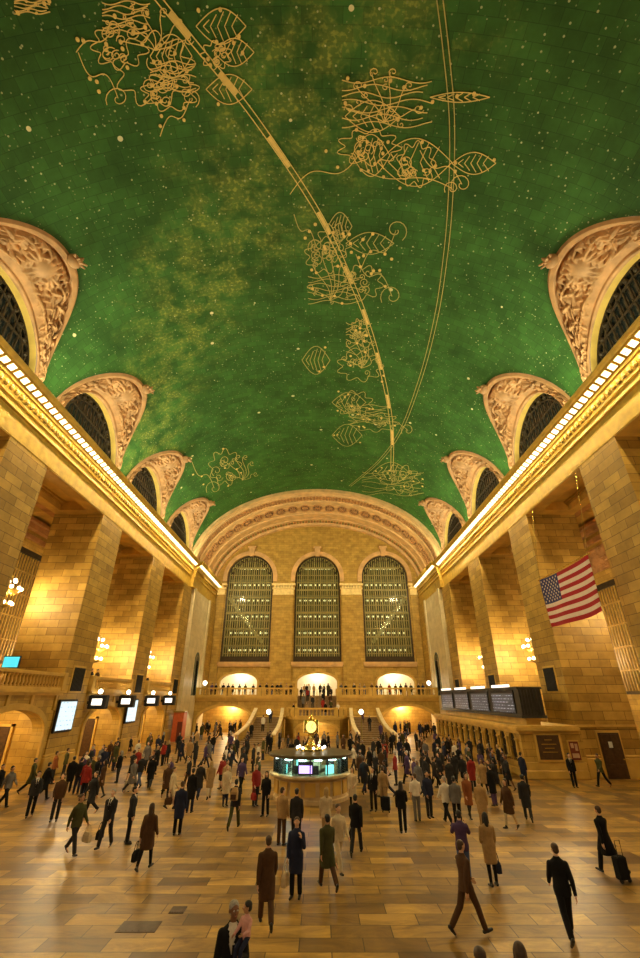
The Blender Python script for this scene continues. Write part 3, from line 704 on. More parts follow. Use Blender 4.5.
# ---- far balcony, lower arches, landing and stairs
PB = lambda a, z, w: (a, 70+w, z)
LOW = [(-17.1, -9.2, 0, 1.7, 1.9), (9.2, 17.1, 0, 1.7, 1.9)]
mb = MB(); wall_open(mb, -17.9, -2.9, 0, 4.3, [LOW[0]], PB, .8); wall_open(mb, 2.9, 17.9, 0, 4.3, [LOW[1]], PB, .8)
mb.box(-3.0, -2.9, 70.5, YE, 0, 4.9); mb.box(2.9, 3.0, 70.5, YE, 0, 4.9)
bw = mb.build('wall_balcony_front', STONE_FINE); tag(bw, 'stone wall under the far balcony with two low wide arches', 'wall', kind='structure')
mb = MB()
for o in LOW: arch_ring(mb, o, PB, .02, -.12, .35)
mb.build('arch_surround', STONE_TRIM, bw)
mb = MB()
for a, b in ((-17.9, -2.9), (2.9, 17.9)):
    mb.box(a, b, 69.7, YE+5, 4.55, 4.9); mb.box(a, b, 69.85, 70.6, 4.3, 4.55); mb.box(a, b, 69.6, 70.2, 4.72, 4.9)
mb.box(-2.9, 2.9, 73.0, YE+5, 4.55, 4.9)
tag(mb.build('balcony_slab', STONE_TRIM), 'stone floor slab of the balcony across the end wall', 'balcony', kind='structure')
# rooms behind the openings
mb = MB()
for a, b in ((-18.2, -7.5), (-7.5, 7.5), (7.5, 18.2)):
    mb.box(a, b, YE+4.8, YE+5, 4.9, 9.6); mb.box(a, b, YE+.9, YE+5, 9.1, 9.3); mb.box(a-.1, a+.1, YE+.9, YE+5, 4.9, 9.3); mb.box(b-.1, b+.1, YE+.9, YE+5, 4.9, 9.3)
tag(mb.build('wall_upper_passage', mat('cream plaster', (.80, .76, .60), .6, var=.06)), 'bright cream passage behind the upper arches of the end wall', 'wall', kind='structure')
mb = MB()
for s in (-1, 1):
    mb.box(s*7.6, s*18.4, 75.75, 75.95, 0, 4.5); mb.box(s*7.6, s*7.8, 70.85, 75.75, 0, 4.5); mb.box(s*18.2, s*18.4, 70.85, 75.75, 0, 4.5)
tag(mb.build('wall_lower_passage', STONE_FINE), 'golden passage behind the low arches under the far balcony', 'wall', kind='structure')

def baluster_mesh(h, r=.085):
    b = MB(); b.lathe([(r*1.2,0),(r*1.2,h*.1),(r*.6,h*.14),(r*1.25,h*.36),(r*.75,h*.62),(r*.5,h*.82),(r*1.1,h*.88),(r*1.1,h)], n=10); return b.mesh('baluster', STONE_TRIM, True)
BAL = baluster_mesh(.72)
def balustrade(p, q, label, spacing=.42, group=None, solid=False):
    """stone balustrade from p to q (points at the foot)"""
    p, q = Vector(p), Vector(q); d = q-p; L_ = d.length; u = d.normalized()
    t = thing('balustrade', tuple(p), label, 'balustrade', group)
    up = Vector((0,0,1))
    mb = MB(); mb.bar(p+up*1.0, q+up*1.0, .36, .16); mb.bar(p+up*1.09, q+up*1.09, .28, .06); mb.build('top_rail', STONE_TRIM, t)
    mb = MB(); mb.bar(p+up*.1, q+up*.1, .34, .2); mb.build('bottom_rail', STONE_TRIM, t)
    for e in (p, q): 
        mb = MB(); mb.bbox(e.x-.24, e.x+.24, e.y-.24, e.y+.24, e.z, e.z+1.16, .03); mb.build('pedestal', STONE_TRIM, t)
    n = max(2, int(L_/spacing))
    for i in range(n):
        o = bpy.data.objects.new('baluster', BAL); COL.objects.link(o); c = p+d*((i+.5)/n); o.location = (c.x, c.y, c.z+.2); adopt(o, t)
    return t
for k, (a, b, lb) in enumerate(((-17.5, -13.35, 'in the corner by the pale wall, left end of the far balcony'), (-12.75, -8.35, 'of the far balcony over the middle of the left arch'), (-7.75, -3.3, 'of the far balcony just left of the stair'), (3.3, 7.75, 'of the far balcony just right of the stair'), (8.35, 12.75, 'of the far balcony over the middle of the right arch'), (13.35, 17.5, 'in the corner by the pale wall, right end of the far balcony'))):
    balustrade((a, 69.95, 4.9), (b, 69.95, 4.9), 'stone balustrade '+lb, .5)
# landing
LZ = 2.4
mb = MB(); oL = (-2.7, 2.7, 0, .75, 1.1)
PL = lambda a, z, w: (a, 64.5+w, z)
wall_open(mb, -3.0, 3.0, 0, LZ-.25, [oL], PL, .6)
for s in (-1, 1): mb.add([(s*3, 64.5, 0), (s*4.2, 66, 0), (s*4.2, 66, LZ-.25), (s*3, 64.5, LZ-.25)], [(0,1,2,3)]); mb.add([(s*3, 65.1, 0), (s*4.2, 66.6, 0), (s*4.2, 66.6, LZ-.25), (s*3, 65.1, LZ-.25)], [(0,1,2,3)])
LAND = mb.build('wall_landing', STONE_FINE); tag(LAND, 'projecting stone landing of the grand stair with an arch through it', 'stair landing', kind='structure')
mb = MB(); arch_ring(mb, oL, PL, .02, -.1, .3); mb.build('arch_surround', STONE_TRIM, LAND)
mb = MB(); poly = [(-3.1, 64.4), (3.1, 64.4), (4.35, 65.95), (4.35, 69.2), (-4.35, 69.2), (-4.35, 65.95)]
mb.prism(poly, lambda a, y, w: (a, y, w), LZ-.25, LZ)
for s in (-1, 1): mb.box(s*4.35, s*8.5, 65.8, 69.9, 0, LZ)
mb.build('slab', STONE_TRIM, LAND)
mb = MB(); mb.box(-4, 4, 69.0, 69.2, 0, LZ-.25); mb.build('inner_wall', STONE_FINE, LAND)
balustrade((-2.6, 64.65, LZ), (2.6, 64.65, LZ), 'stone balustrade across the front of the stair landing', .45)
balustrade((-3.2, 64.95, LZ), (-3.85, 65.8, LZ), 'short angled balustrade at the left corner of the stair landing', .45)
balustrade((3.2, 64.95, LZ), (3.85, 65.8, LZ), 'short angled balustrade at the right corner of the stair landing', .45)
# flights
mb = MB(); n = 15; BROWNSTEP = mat('worn brown marble steps', (.26, .17, .08), .4, var=.25)
for i in range(n): mb.box(-2.85, 2.85, 69.2+3.8*i/n, 73.05, LZ+(4.9-LZ)*i/n-.02, LZ+(4.9-LZ)*(i+1)/n)
for s in (-1, 1): pass
tag(mb.build('staircase', BROWNSTEP), 'straight upper flight from the landing to the far balcony', 'stairs', kind='structure')
mb = MB()
for s in (-1, 1): mb.prism([(69.2, LZ), (73.1, 4.9), (73.1, 5.95), (69.2, LZ+1.05)], lambda a, z, w: (w, a, z), s*2.85, s*3.1)
tag(mb.build('trim_stair_parapet', STONE_TRIM), 'solid stone parapets either side of the upper flight', 'parapet', kind='structure')
mb = MB(); mb.tube([(0, 69.3, LZ+.95), (0, 73.0, 5.85)], .04); 
for i in range(4): y = 69.4+1.15*i; z = LZ+(4.9-LZ)*(y-69.2)/3.8; mb.tube([(0, y, z), (0, y, z+.9)], .03)
tag(mb.build('handrail', BRASS), 'brass centre handrail on the upper flight of the stair', 'handrail')
for s, sn in ((-1, 'left'), (1, 'right')):
    inn = [(s*x, y) for x, y in ((4.62, 65.75), (4.5, 63.5), (4.45, 61.0), (4.5, 58.5), (4.8, 56.5))]; outr = [(s*x, y) for x, y in ((8.2, 65.75), (8.2, 63.5), (8.2, 61.0), (8.4, 58.5), (9.0, 56.5))]
    I = smooth_path(inn, 4); O = smooth_path(outr, 4); mb = MB(); n = len(I)-1
    for i in range(n):
        z = LZ*(1-(i)/n)-.0; a, b, c_, d_ = I[i], I[i+1], O[i+1], O[i]
        mb.add([(*a, 0), (*b, 0), (*c_, 0), (*d_, 0), (*a, z), (*b, z), (*c_, z), (*d_, z)], [(0,3,2,1),(4,5,6,7),(0,1,5,4),(1,2,6,5),(2,3,7,6),(3,0,4,7)])
    tag(mb.build('staircase', BROWNSTEP), 'curved lower flight of the grand stair on the %s' % sn, 'stairs', kind='structure')
    for path, lb in ((I, 'inner'), (O, 'outer')):
        t = thing('parapet', (path[0][0], path[0][1], LZ), 'curving stone parapet on the %s side of the %s lower flight' % (lb, sn), 'parapet')
        mb = MB(); rs = []; cp = []
        for i, (x, y) in enumerate(path):
            z = LZ*(1-i/(len(path)-1)); k = (x*s-.15*1, x*s+.15)
            rs.append([(s*k[0], y, max(0, z-.1)), (s*k[1], y, max(0, z-.1)), (s*k[1], y, z+.95), (s*k[0], y, z+.95)])
            cp.append([(s*(k[0]-.07), y, z+.95), (s*(k[1]+.07), y, z+.95), (s*(k[1]+.07), y, z+1.1), (s*(k[0]-.07), y, z+1.1)])
        mb.rings(rs); mb.build('wall', STONE_FINE, t); mb = MB(); mb.rings(cp); mb.build('coping', mat('pale coping stone', (.75, .62, .38), .5), t)

# ---- left side: balcony and arcade wall between the piers
for k, c in enumerate(BAYS):
    if k == 0: continue
    nm = ['', 'first', 'second', 'third', 'fourth'][k]
    P = lambda a, z, w: (-(WX+.1+w), a, z)
    o = (c-3.4, c+3.4, 0, 2.7, 1.4); mb = MB(); wall_open(mb, c-4.25, c+4.25, 0, 4.9, [o], P, .7)
    w = mb.build('wall_arcade_left', STONE_FINE); tag(w, 'stone wall with a low arch under the left balcony, %s bay from the camera' % nm, 'wall', kind='structure')
    mb = MB(); arch_ring(mb, o, P, .02, -.14, .35)
    for y in (c-4.0, c-1.2, c+1.2, c+4.0): mb.box(-WX+.02, -WX-.1, y-.14, y+.14, 4.0, 4.9)
    mb.build('arch_surround', STONE_TRIM, w)
    mb = MB(); mb.box(-28, -17.85, c-4.25, c+4.25, 4.9, 5.2); mb.box(-18.6, -17.65, c-4.25, c+4.25, 5.05, 5.2); mb.box(-28, -22.3, c+4.25, c+8.15, 4.9, 5.2)
    tag(mb.build('balcony_slab', STONE_TRIM), 'stone floor of the left balcony in the %s bay from the camera' % nm, 'balcony', kind='structure')
    balustrade((-18.0, c-4.0, 5.2), (-18.0, c+4.0, 5.2), 'stone balustrade of the left balcony, %s bay from the camera' % nm, .36)
    # lit ramp behind the arch
    mb = MB(); mb.box(-23.2, -23, c-4.3, c+4.3, 0, 4.9)
    mb.box(-23, -18.8, c+4.0, c+4.2, 0, 4.9); mb.box(-23, -18.8, c-4.2, c-4.0, 0, 4.9)
    tag(mb.build('wall_passage_left', STONE_FINE), 'warm lit passage wall behind the left arch, %s bay from the camera' % nm, 'wall', kind='structure')
    d = thing('door_%d' % k, (-21.4, c+3.95, 0), 'tall dark door inside the left arch of the %s bay from the camera' % nm, 'door', kind='structure')
    mb = MB(); mb.box(-22.2, -20.6, c+3.82, c+3.98, 0, 3.0)
    for i in range(2):
        for j in range(2): mb.box(-22.1+.8*i, -21.5+.8*i, c+3.78, c+3.86, .3+1.4*j, 1.5+1.4*j)
    mb.build('leaf', BROWN, d)
    mb = MB(); mb.box(-22.35, -22.2, c+3.75, c+4.0, 0, 3.15); mb.box(-20.6, -20.45, c+3.75, c+4.0, 0, 3.15); mb.box(-22.35, -20.45, c+3.75, c+4.0, 3.0, 3.15); mb.build('frame', STONE_TRIM, d)
# end-of-aisle closing walls
for side, sn in ((-1, 'left'), (1, 'right')):
    mb = MB(); mb.box(side*18.95, side*28.2, YV+3.9, YV+4.3, 0, 23); tag(mb.build('wall_aisle_end_%s' % sn, STONE_FINE), 'stone wall closing the far end of the %s aisle' % sn, 'wall', kind='structure')
# ================================================================== FURNISHINGS
MARBLE = mat('veined booth marble', (.50, .36, .18), .35, var=.3, vscale=1.5)
# ---- round information booth
BC = (-.05, 28.3)
bt = thing('information_booth', (BC[0], BC[1], 0), 'round marble information booth with lit glass windows in the middle of the floor', 'information booth')
mb = MB(); mb.lathe([(2.2,0),(2.2,.14),(2.1,.18),(2.08,.3),(2.1,.95),(2.2,1.0),(2.3,1.06)], (*BC, 0), 48); mb.build('marble_base', MARBLE, bt)
mb = MB()
for i in range(16):
    a = 2*pi*i/16; c, s_ = cos(a), sin(a); p = lambda r, t, z: (BC[0]+r*c-t*s_, BC[1]+r*s_+t*c, z)
    mb.rings([[p(2.08, -.3, z0), p(2.14, -.3, z0), p(2.14, .3, z0), p(2.08, .3, z0)] for z0 in (.32, .9)])
mb.build('base_panel', STONE_TRIM, bt)
mb = MB(); mb.lathe([(1.9,1.04),(2.40,1.06),(2.45,1.10),(2.45,1.18),(2.38,1.22),(1.9,1.22)], (*BC, 0), 48); mb.build('counter_ledge', mat('pale brass ledge', (.62, .52, .32), .3, .5), bt)
mb = MB(); mb.lathe([(2.22,1.22),(2.22,1.94),(2.2,1.94),(2.2,1.22)], (*BC, 0), 48); mb.build('glass_screen', GLASS_CLEAR, bt)
NP = 14
for i in range(NP):
    a = 2*pi*(i+.5)/NP; mb = MB(); x, y = BC[0]+2.22*cos(a), BC[1]+2.22*sin(a); mb.tube([(x, y, 1.2), (x, y, 1.95)], .035); mb.build('window_post', DARK, bt)
mb = MB(); mb.lathe([(2.0,1.93),(2.46,1.93),(2.52,1.96),(2.52,2.05),(2.44,2.09),(2.0,2.10),(1.2,2.12),(.7,2.14),(.7,1.9),(2.0,1.91)], (*BC, 0), 48); mb.build('canopy', mat('aged bronze canopy', (.075, .055, .022), .45, .3), bt)
mb = MB(); mb.lathe([(.55,0),(.55,1.95),(.3,1.95)], (*BC, 0), 20); mb.build('core_column', STONE_PALE, bt)
for i in range(NP):
    a = 2*pi*i/NP; mb = MB(); x, y = BC[0]+2.0*cos(a), BC[1]+2.0*sin(a); mb.ball((x, y, 1.87), (.24, .24, .05), 12, 6); mb.build('counter_lamp', COOL_TUBE, bt)
mb = MB(); mb.lathe([(1.0,.9),(1.9,.9),(1.9,1.0),(1.0,1.0)], (*BC, 0), 32); mb.build('desk', mat('teal desk', (.10, .32, .30), .5), bt)
r = random.Random(3)
for i in range(11):
    a = 2*pi*i/11+.25; mb = MB(); c, s_ = cos(a), sin(a); q = lambda rr, t, z: (BC[0]+rr*c-t*s_, BC[1]+rr*s_+t*c, z)
    mb.rings([[q(1.72, -.28, z), q(1.78, -.28, z), q(1.78, .28, z), q(1.72, .28, z)] for z in (1.15, 1.6)]); mb.rings([[q(1.7, -.04, z), q(1.75, -.04, z), q(1.75, .04, z), q(1.7, .04, z)] for z in (1.0, 1.2)])
    mb.build('monitor', DARK if i % 3 else mat('teal glow screen', (.1, .4, .4), .4, emit=(.25, .75, .7), estr=.8, var=0), bt)
a = math.radians(-97); c, s_ = cos(a), sin(a); q = lambda rr, t, z: (BC[0]+rr*c-t*s_, BC[1]+rr*s_+t*c, z)
mb = MB(); mb.rings([[q(2.05, -.42, z), q(2.16, -.42, z), q(2.16, .42, z), q(2.05, .42, z)] for z in (1.26, 1.82)])
o = mb.build('display_screen', DARK, bt); mb = MB(); mb.rings([[q(2.16, -.36, z), q(2.175, -.36, z), q(2.175, .36, z), q(2.16, .36, z)] for z in (1.32, 1.66)]); mb.build('lit_panel', SCREEN_PURPLE, o); o['label'] = 'violet lit display screen'
bt.scale = (.92, .92, 1)
# ---- brass clock on the booth
ck = thing('clock', (*BC, 2.14), 'four-faced brass ball clock on top of the information booth', 'clock')
mb = MB(); mb.lathe([(.55,2.13),(.55,2.28),(.42,2.34),(.24,2.42),(.16,2.6),(.13,2.8),(.22,2.88),(.12,2.93)], (*BC, 0), 20); mb.build('pedestal', BRASS, ck, True)
mb = MB(); mb.ball((*BC, 3.3), .4, 20, 14); mb.build('globe', BRASS, ck, True)
for i in range(4):
    a = pi/4+i*pi/2-pi/4; d = Vector((sin(a), -cos(a), 0)); e1 = Vector((cos(a), sin(a), 0)); up = Vector((0,0,1)); cc = Vector((*BC, 3.3))
    ring_ = lambda R_, h, n=24: [tuple(cc+d*h+(e1*cos(2*pi*j/n)+up*sin(2*pi*j/n))*R_) for j in range(n)]
    mb = MB(); mb.rings([ring_(.33, .25), ring_(.33, .395), ring_(.29, .41)]); fc = mb.build('rim', BRASS, ck)
    mb = MB(); mb.rings([ring_(.29, .412), ring_(.29, .42)]); mb.build('face', mat('opal clock glass', (1, .9, .6), .3, emit=(1, .78, .18), estr=.7, var=0), fc)
    mb = MB()
    for ang, L_ in ((2.2, .14), (.6, .2)): h0 = cc+d*.426; mb.bar(h0, h0+(e1*sin(ang)+up*cos(ang))*L_, .022, .01, d)
    mb.build('hand', DARK, fc)
mb = MB(); mb.lathe([(.1,3.66),(.13,3.74),(.05,3.82),(.015,3.96)], (*BC, 0), 12); mb.build('finial', BRASS, ck, True)
for i in range(8):
    a = 2*pi*i/8+.2; t = thing('lamp', (BC[0]+.78*cos(a), BC[1]+.78*sin(a), 2.15), 'small white globe lamp in the ring around the foot of the booth clock', 'lamp', 'lamps around the clock foot')
    x, y = t.location.x, t.location.y
    mb = MB(); mb.lathe([(.07,0),(.07,.03),(.03,.05),(.03,.1)], (x, y, 2.15), 10); mb.build('socket', BRASS, t); mb = MB(); mb.ball((x, y, 2.30), .065, 10, 8); mb.build('globe', WHITE_LAMP, t, True)

# ---- ticket office with arcade of windows
TX, T0, T1, TH = 14.05, 33.9, 57.5, 3.05
tb = thing('ticket_office', (16, 45, 0), 'long stone ticket office with a row of arched grilled windows along the right wall', 'ticket office')
NT = 13; sp = (T1-T0-1.2)/NT; tops = [(T0+.6+sp*i+.34, T0+.6+sp*(i+1)-.34, 1.05, 2.1, .5) for i in range(NT)]
P = lambda a, z, w: (TX+w, a, z)
mb = MB(); wall_open(mb, T0, T1, 0, TH-.3, tops, P, .35, 12)
wall_e = [(14.95, 16.1, 0, 0, 0)]
mb.box(TX+.345, WX+.1, T0, T0+.3, 0, TH-.3); mb.box(TX+.345, WX, T1-.3, T1, 0, TH-.3); mb.build('wall', STONE_FINE, tb)
mb = MB(); mb.box(TX-.3, WX-.02, T0-.25, T1+.1, TH-.3, TH-.12); mb.box(TX-.18, WX-.02, T0-.15, T1+.1, TH-.12, TH); mb.box(TX-.1, WX-.02, T0-.08, T1, TH-.5, TH-.3); mb.build('cornice', STONE_TRIM, tb)
mb = MB(); mb.box(TX-.25, TX, T0+.4, T1-.4, .95, 1.05); mb.build('counter_ledge', BRASS, tb)
mb = MB(); mb.bbox(TX-.1, WX-.02, T0-.1, T1, 0, .5, .04); mb.bbox(TX-.06, WX-.02, T0-.07, T1, .5, .95, .03); mb.build('plinth', STONE_TRIM, tb)
for i in range(NT+1):
    y = T0+.6+sp*i; mb = MB(); mb.lathe([(.17,1.05),(.17,1.13),(.11,1.17),(.13,1.5),(.10,2.1),(.16,2.16),(.18,2.26)], (TX-.08, y, 0), 10); mb.build('half_column', STONE_TRIM, tb, True)
for i, o in enumerate(tops):
    mb = MB(); arch_ring(mb, o, P, .02, -.06, .12); wd = mb.build('ticket_window', STONE_TRIM, tb)
    mb = MB(); arch_pane(mb, o, P, .12, 12); mb.build('pane', mat('brown shaded glass', (.05, .028, .010), .3, var=0), wd)
    mb = MB()
    for j in range(1, 6): y = o[0]+(o[1]-o[0])*j/6; mb.box(TX+.05, TX+.09, y-.02, y+.02, 1.05, op_top(o, y))
    mb.box(TX+.04, TX+.10, o[0], o[1], 1.62, 1.67); mb.box(TX+.04, TX+.10, o[0], o[1], 2.08, 2.13); mb.build('grille', BRONZE, wd)
PF = lambda a, z, w: (a, T0+w, z)
mb = MB(); mb.box(14.9, 16.7, T0-.12, T0, .98, 2.62); mb.mi = 1; mb.box(15.05, 16.55, T0-.14, T0-.05, 1.1, 2.5); mb.build('notice_frame', [STONE_TRIM, BROWN], tb)
mb = MB()
for z, w_ in ((2.2, .25), (1.95, .5), (1.72, .32), (1.5, .5)): mb.box(15.8-w_, 15.8+w_, T0-.15, T0-.13, z, z+.05)
mb.build('notice_lettering', GILT_DARK, tb)
mb = MB(); mb.box(17.1, 17.85, T0-.08, T0, 1.0, 2.2); mb.mi = 1; mb.box(17.17, 17.78, T0-.1, T0-.02, 1.07, 2.13); mb.mi = 2
for (x, z, w_, h_) in ((17.25, 1.75, .2, .28), (17.52, 1.6, .18, .4), (17.25, 1.2, .45, .25)): mb.box(x, x+w_, T0-.11, T0-.09, z, z+h_)
mb.build('poster_frame', [STONE_TRIM, DARK_RED, mat('faded poster print', (.5, .33, .2), .5)], tb)

# ---- departure board
DX, D0, D1 = 14.75, 34.6, 57.0
db = thing('departure_board', (15.2, 46, TH), 'long dark departure board of four lit panels on top of the ticket office', 'departure board')
mb = MB(); mb.box(DX, DX+1.6, D0, D1, TH+.55, TH+2.35); mb.box(DX-.12, DX+1.7, D0-.08, D1+.08, TH+2.25, TH+2.42); mb.box(DX-.1, DX+1.7, D0-.05, D1+.05, TH+.42, TH+.6)
for i in range(7): mb.box(DX+.15+.22*i, DX+.23+.22*i, D0-.07, D0, TH+.6, TH+2.25)
mb.build('casing', mat('dark grey casing', (.045, .042, .035), .45, .4), db)
mb = MB(); mb.box(DX+.3, DX+1.3, D0+.3, D1-.3, TH, TH+.5); mb.build('base', STONE_TRIM, db)
for i in range(4):
    a, b = D0+.9+5.45*i, D0+.9+5.45*i+4.6
    mb = MB(); mb.box(DX-.06, DX+.02, a, b, TH+.68, TH+2.2); p_ = mb.build('panel', DARK, db)
    mb = MB(); mb.box(DX-.08, DX-.06, a+.15, b-.15, TH+.75, TH+2.02); mb.build('lit_rows', SCREEN_DEP, p_)
    mb = MB(); mb.box(DX-.2, DX+.1, a+.8, b-.8, TH+2.42, TH+2.6); mb.build('header_lamp', SIGN_WHITE, p_)

# ---- right-hand door and small window in the reveal of the nearest pier
PR = 36.2-PH
d = thing('door_5', (20.1, PR, 0), 'dark panelled door with a small white notice in the pier beside the ticket office', 'door', kind='structure')
mb = MB(); mb.box(19.3, 20.95, PR-.14, PR, 0, 2.75); mb.build('frame', STONE_TRIM, d)
mb = MB(); mb.box(19.42, 20.83, PR-.2, PR-.1, 0, 2.62)
for i in range(2):
    for j in range(3): mb.box(19.52+.66*i, 20.07+.66*i, PR-.23, PR-.15, .15+.85*j, .82+.85*j)
lf = mb.build('leaf', BROWN, d); mb = MB(); mb.box(19.95, 20.2, PR-.25, PR-.22, 1.75, 2.1); mb.build('notice', mat('white paper', (.8, .78, .7), .7), lf); mb = MB(); mb.ball((20.7, PR-.27, 1.1), .05); mb.build('knob', BRASS, lf)
mb = MB(); mb.box(18.1, 22.3, PR-.09, PR-.05, 2.95, 3.1); mb.box(18.1, 19.28, PR-.1, PR, 0, .9); mb.box(20.97, 22.3, PR-.1, PR, 0, .9); tag(mb.build('trim_5', STONE_TRIM), 'stone band and dado around the door beside the ticket office', 'trim', kind='structure')

# ---- blue screens on the left piers
for c, lb in ((35.5, 'nearer'), (47.7, 'farther')):
    s_ = thing('display_screen', (-WX, c, 2.9), 'tall pale blue information screen on the %s left-hand pier' % lb, 'screen')
    mb = MB(); mb.bbox(-WX+.02, -WX+.2, c-1.25, c+1.25, 2.55, 4.65, .04); mb.build('housing', DARK, s_)
    mb = MB(); mb.box(-WX+.2, -WX+.215, c-1.1, c+1.1, 2.7, 4.5); mb.build('lit_panel', SCREEN_BLUE, s_)
s_ = thing('display_screen', (-22, 35, 6), 'small cyan screen standing behind the nearest left balustrade', 'screen'); 
p = at_y(11, 662, 33.0)
s_.location = (p.x, p.y, 5.2); BASE[s_.name] = Matrix.Translation(s_.location).inverted()
mb = MB(); mb.box(p.x-.6, p.x+.6, p.y, p.y+.1, p.z-.4, p.z+.4); mb.tube([(p.x, p.y+.06, 5.2), (p.x, p.y+.06, p.z)], .05); mb.lathe([(.3,0),(.3,.04),(.05,.07)], (p.x, p.y+.06, 5.2), 12); mb.build('housing', DARK, s_)
mb = MB(); mb.box(p.x-.54, p.x+.54, p.y-.015, p.y, p.z-.34, p.z+.34); mb.build('lit_panel', SCREEN_CYAN, s_)

# ---- gate signs with globe lamps on the left arcade
for i, (y, lb) in enumerate(((38.7, 'first from the camera'), (44.4, 'second from the camera'), (51.0, 'third from the camera'), (56.8, 'farthest from the camera'))):
    g = thing('gate_sign', (-WX, y, 4.3), 'dark gate sign with lit panel and globe lamp, %s along the arcade' % lb, 'sign')
    mb = MB(); mb.bbox(-17.95, -16.55, y-.3, y+.3, 3.95, 4.95, .05); mb.box(-WX-.1, -17.9, y-.1, y+.1, 4.3, 4.5); mb.build('box', DARK, g)
    mb = MB(); mb.box(-17.65, -16.85, y-.32, y-.295, 4.22, 4.68); mb.build('lit_panel', SIGN_WHITE, g)
    mb = MB(); mb.tube([(-17.25, y, 4.9), (-17.25, y, 5.05)], .04); mb.build('stem', BRASS, g); mb = MB(); mb.ball((-17.25, y, 5.2), .18, 12, 8); mb.build('globe', WHITE_LAMP, g, True)

# ---- flag
FX, FY0, FY1, FZ0, FZ1 = 17.2, 26.2, 32.8, 9.35, 12.75
fl = thing('flag', (FX, (FY0+FY1)/2, FZ1), 'red white and blue striped flag with stars hanging before the pier on the right', 'flag')
def fpt(a, b, off=0.):
    """a along the fly (0 hoist end at the far side), b down"""
    y = FY1-(FY1-FY0)*a; z = FZ1-(FZ1-FZ0)*b-.12*sin(pi*a); return (FX+.10*sin(a*9+b*1.2)*(.3+b)+off, y, z)
mb = MB(); n = 40
RED = mat('flag red', (.42, .018, .03), .8, var=.1); WHT = mat('flag white', (.78, .66, .60), .8, var=.05); BLU = mat('flag blue', (.035, .04, .16), .8, var=.1)
for k in range(13):
    mb.mi = k % 2
    for i in range(n):
        if k < 7 and i < n*.4: mb.mi = 2
        else: mb.mi = k % 2
        a0, a1, b0, b1 = i/n, (i+1)/n, k/13, (k+1)/13
        for o_ in (0, .03): mb.add([fpt(a0, b0, o_), fpt(a1, b0, o_), fpt(a1, b1, o_), fpt(a0, b1, o_)], [(0,1,2,3)])
mb.build('cloth', [RED, WHT, BLU], fl)
mb = MB()
for r_ in range(9):
    for q_ in range(6 if r_ % 2 == 0 else 5):
        a = (.4/12)*(1+2*q_+(r_ % 2)); b = (7/13)*(r_+1)/10; c = Vector(fpt(a, b, -.02))
        pts = [(c.x, c.y+(.11 if j % 2 == 0 else .045)*sin(pi*j/5), c.z+(.11 if j % 2 == 0 else .045)*cos(pi*j/5)) for j in range(10)]
        mb.add(pts, [tuple(range(10))])
mb.build('stars', WHT, fl)
mb = MB(); mb.tube([(FX+.02, FY0-.2, FZ1+.03), (FX+.02, FY1+.2, FZ1+.03)], .05); mb.tube([(FX+.02, FY1, FZ1), (FX+.9, FY1+.3, 18.6)], .015); mb.tube([(FX+.02, FY0, FZ1), (FX+.9, FY0+.1, 18.6)], .015); mb.build('pole', BRASS, fl)

# ---- chandeliers in the bays
def chandelier():
    t = proto('chandelier', 'x', 'chandelier')
    mb = MB(); mb.tube([(0,0,1.2), (0,0,11.2)], .03, 6); mb.lathe([(.1,-1.2),(.55,-1.0),(.62,-.9),(.15,-.6),(.12,0),(.8,.1),(.9,.2),(.2,.35),(.1,1.0),(.3,1.15),(.1,1.3)], n=20)
    for i in range(10): a = 2*pi*i/10; mb.tube([(.2*cos(a),.2*sin(a),.1), (.6*cos(a),.6*sin(a),-.15), (.95*cos(a),.95*sin(a),.1)], .03, 6); 
    mb.build('frame', GILT, t, True)
    for z, rr, n in ((.28,.95,10), (-.78,.66,8), (.85,.5,6)):
        for i in range(n):
            a = 2*pi*i/n; mb = MB(); mb.ball((rr*cos(a), rr*sin(a), z), .13, 8, 6); mb.build('globe', GLOBE, t, True)
    return t
chn = chandelier(); first = True
CH = []
for side, sn in ((-1, 'left'), (1, 'right')):
    for k, c in enumerate(BAYS):
        if k == 0: continue
        x, y, z = side*20.2, c, 8.7
        if k in (1, 2): x, y, z = (side*22.4, c+1.5, 11.6) if side < 0 else (24.2, c+.5, 11.0)
        lab = 'glowing gilt chandelier hanging in the %s bay from the camera on the %s side' % (['', 'first', 'second', 'third', 'fourth'][k], sn)
        if first: chn.location = (x, y, z); chn['label'] = lab; chn['group'] = 'chandeliers in the side bays'; first = False
        else: dup(chn, (x, y, z), 0, lab, 'chandeliers in the side bays')
        CH.append((x, y, z))

# ---- lamp standards by the stair
for x, sn in ((-5.35, 'left'), (5.1, 'right')):
    t = thing('lamp_post', (x, 55.3, 0), 'slim lamp post with a bright white globe beside the %s stair flight' % sn, 'lamp')
    mb = MB(); mb.lathe([(.22,0),(.22,.2),(.12,.3),(.06,.5),(.045,3.0),(.12,3.05),(.12,3.12)], (x, 55.3, 0), 12); mb.build('pole', BRONZE_LIT, t, True)
    mb = MB(); mb.ball((x, 55.3, 3.3), .25, 14, 10); mb.build('globe', WHITE_LAMP, t, True)
# ---- kiosk at the end of the left arcade, its orange-red glow put into the paint
k_ = thing('kiosk', (-16.6, 61.0, 0), 'orange red kiosk with a dark red doorway at the end of the left arcade', 'kiosk')
mb = MB(); mb.bbox(-17.6, -16.3, 60.4, 61.9, 0, 3.1, .05); mb.build('body', ORANGE_RED, k_); mb = MB(); mb.box(-16.95, -16.35, 60.32, 60.45, 0, 2.1); mb.build('door', DARK_RED, k_); mb = MB(); mb.box(-17.63, -16.2, 60.3, 62, 3.1, 3.25); mb.build('roof', GILT_DARK, k_)
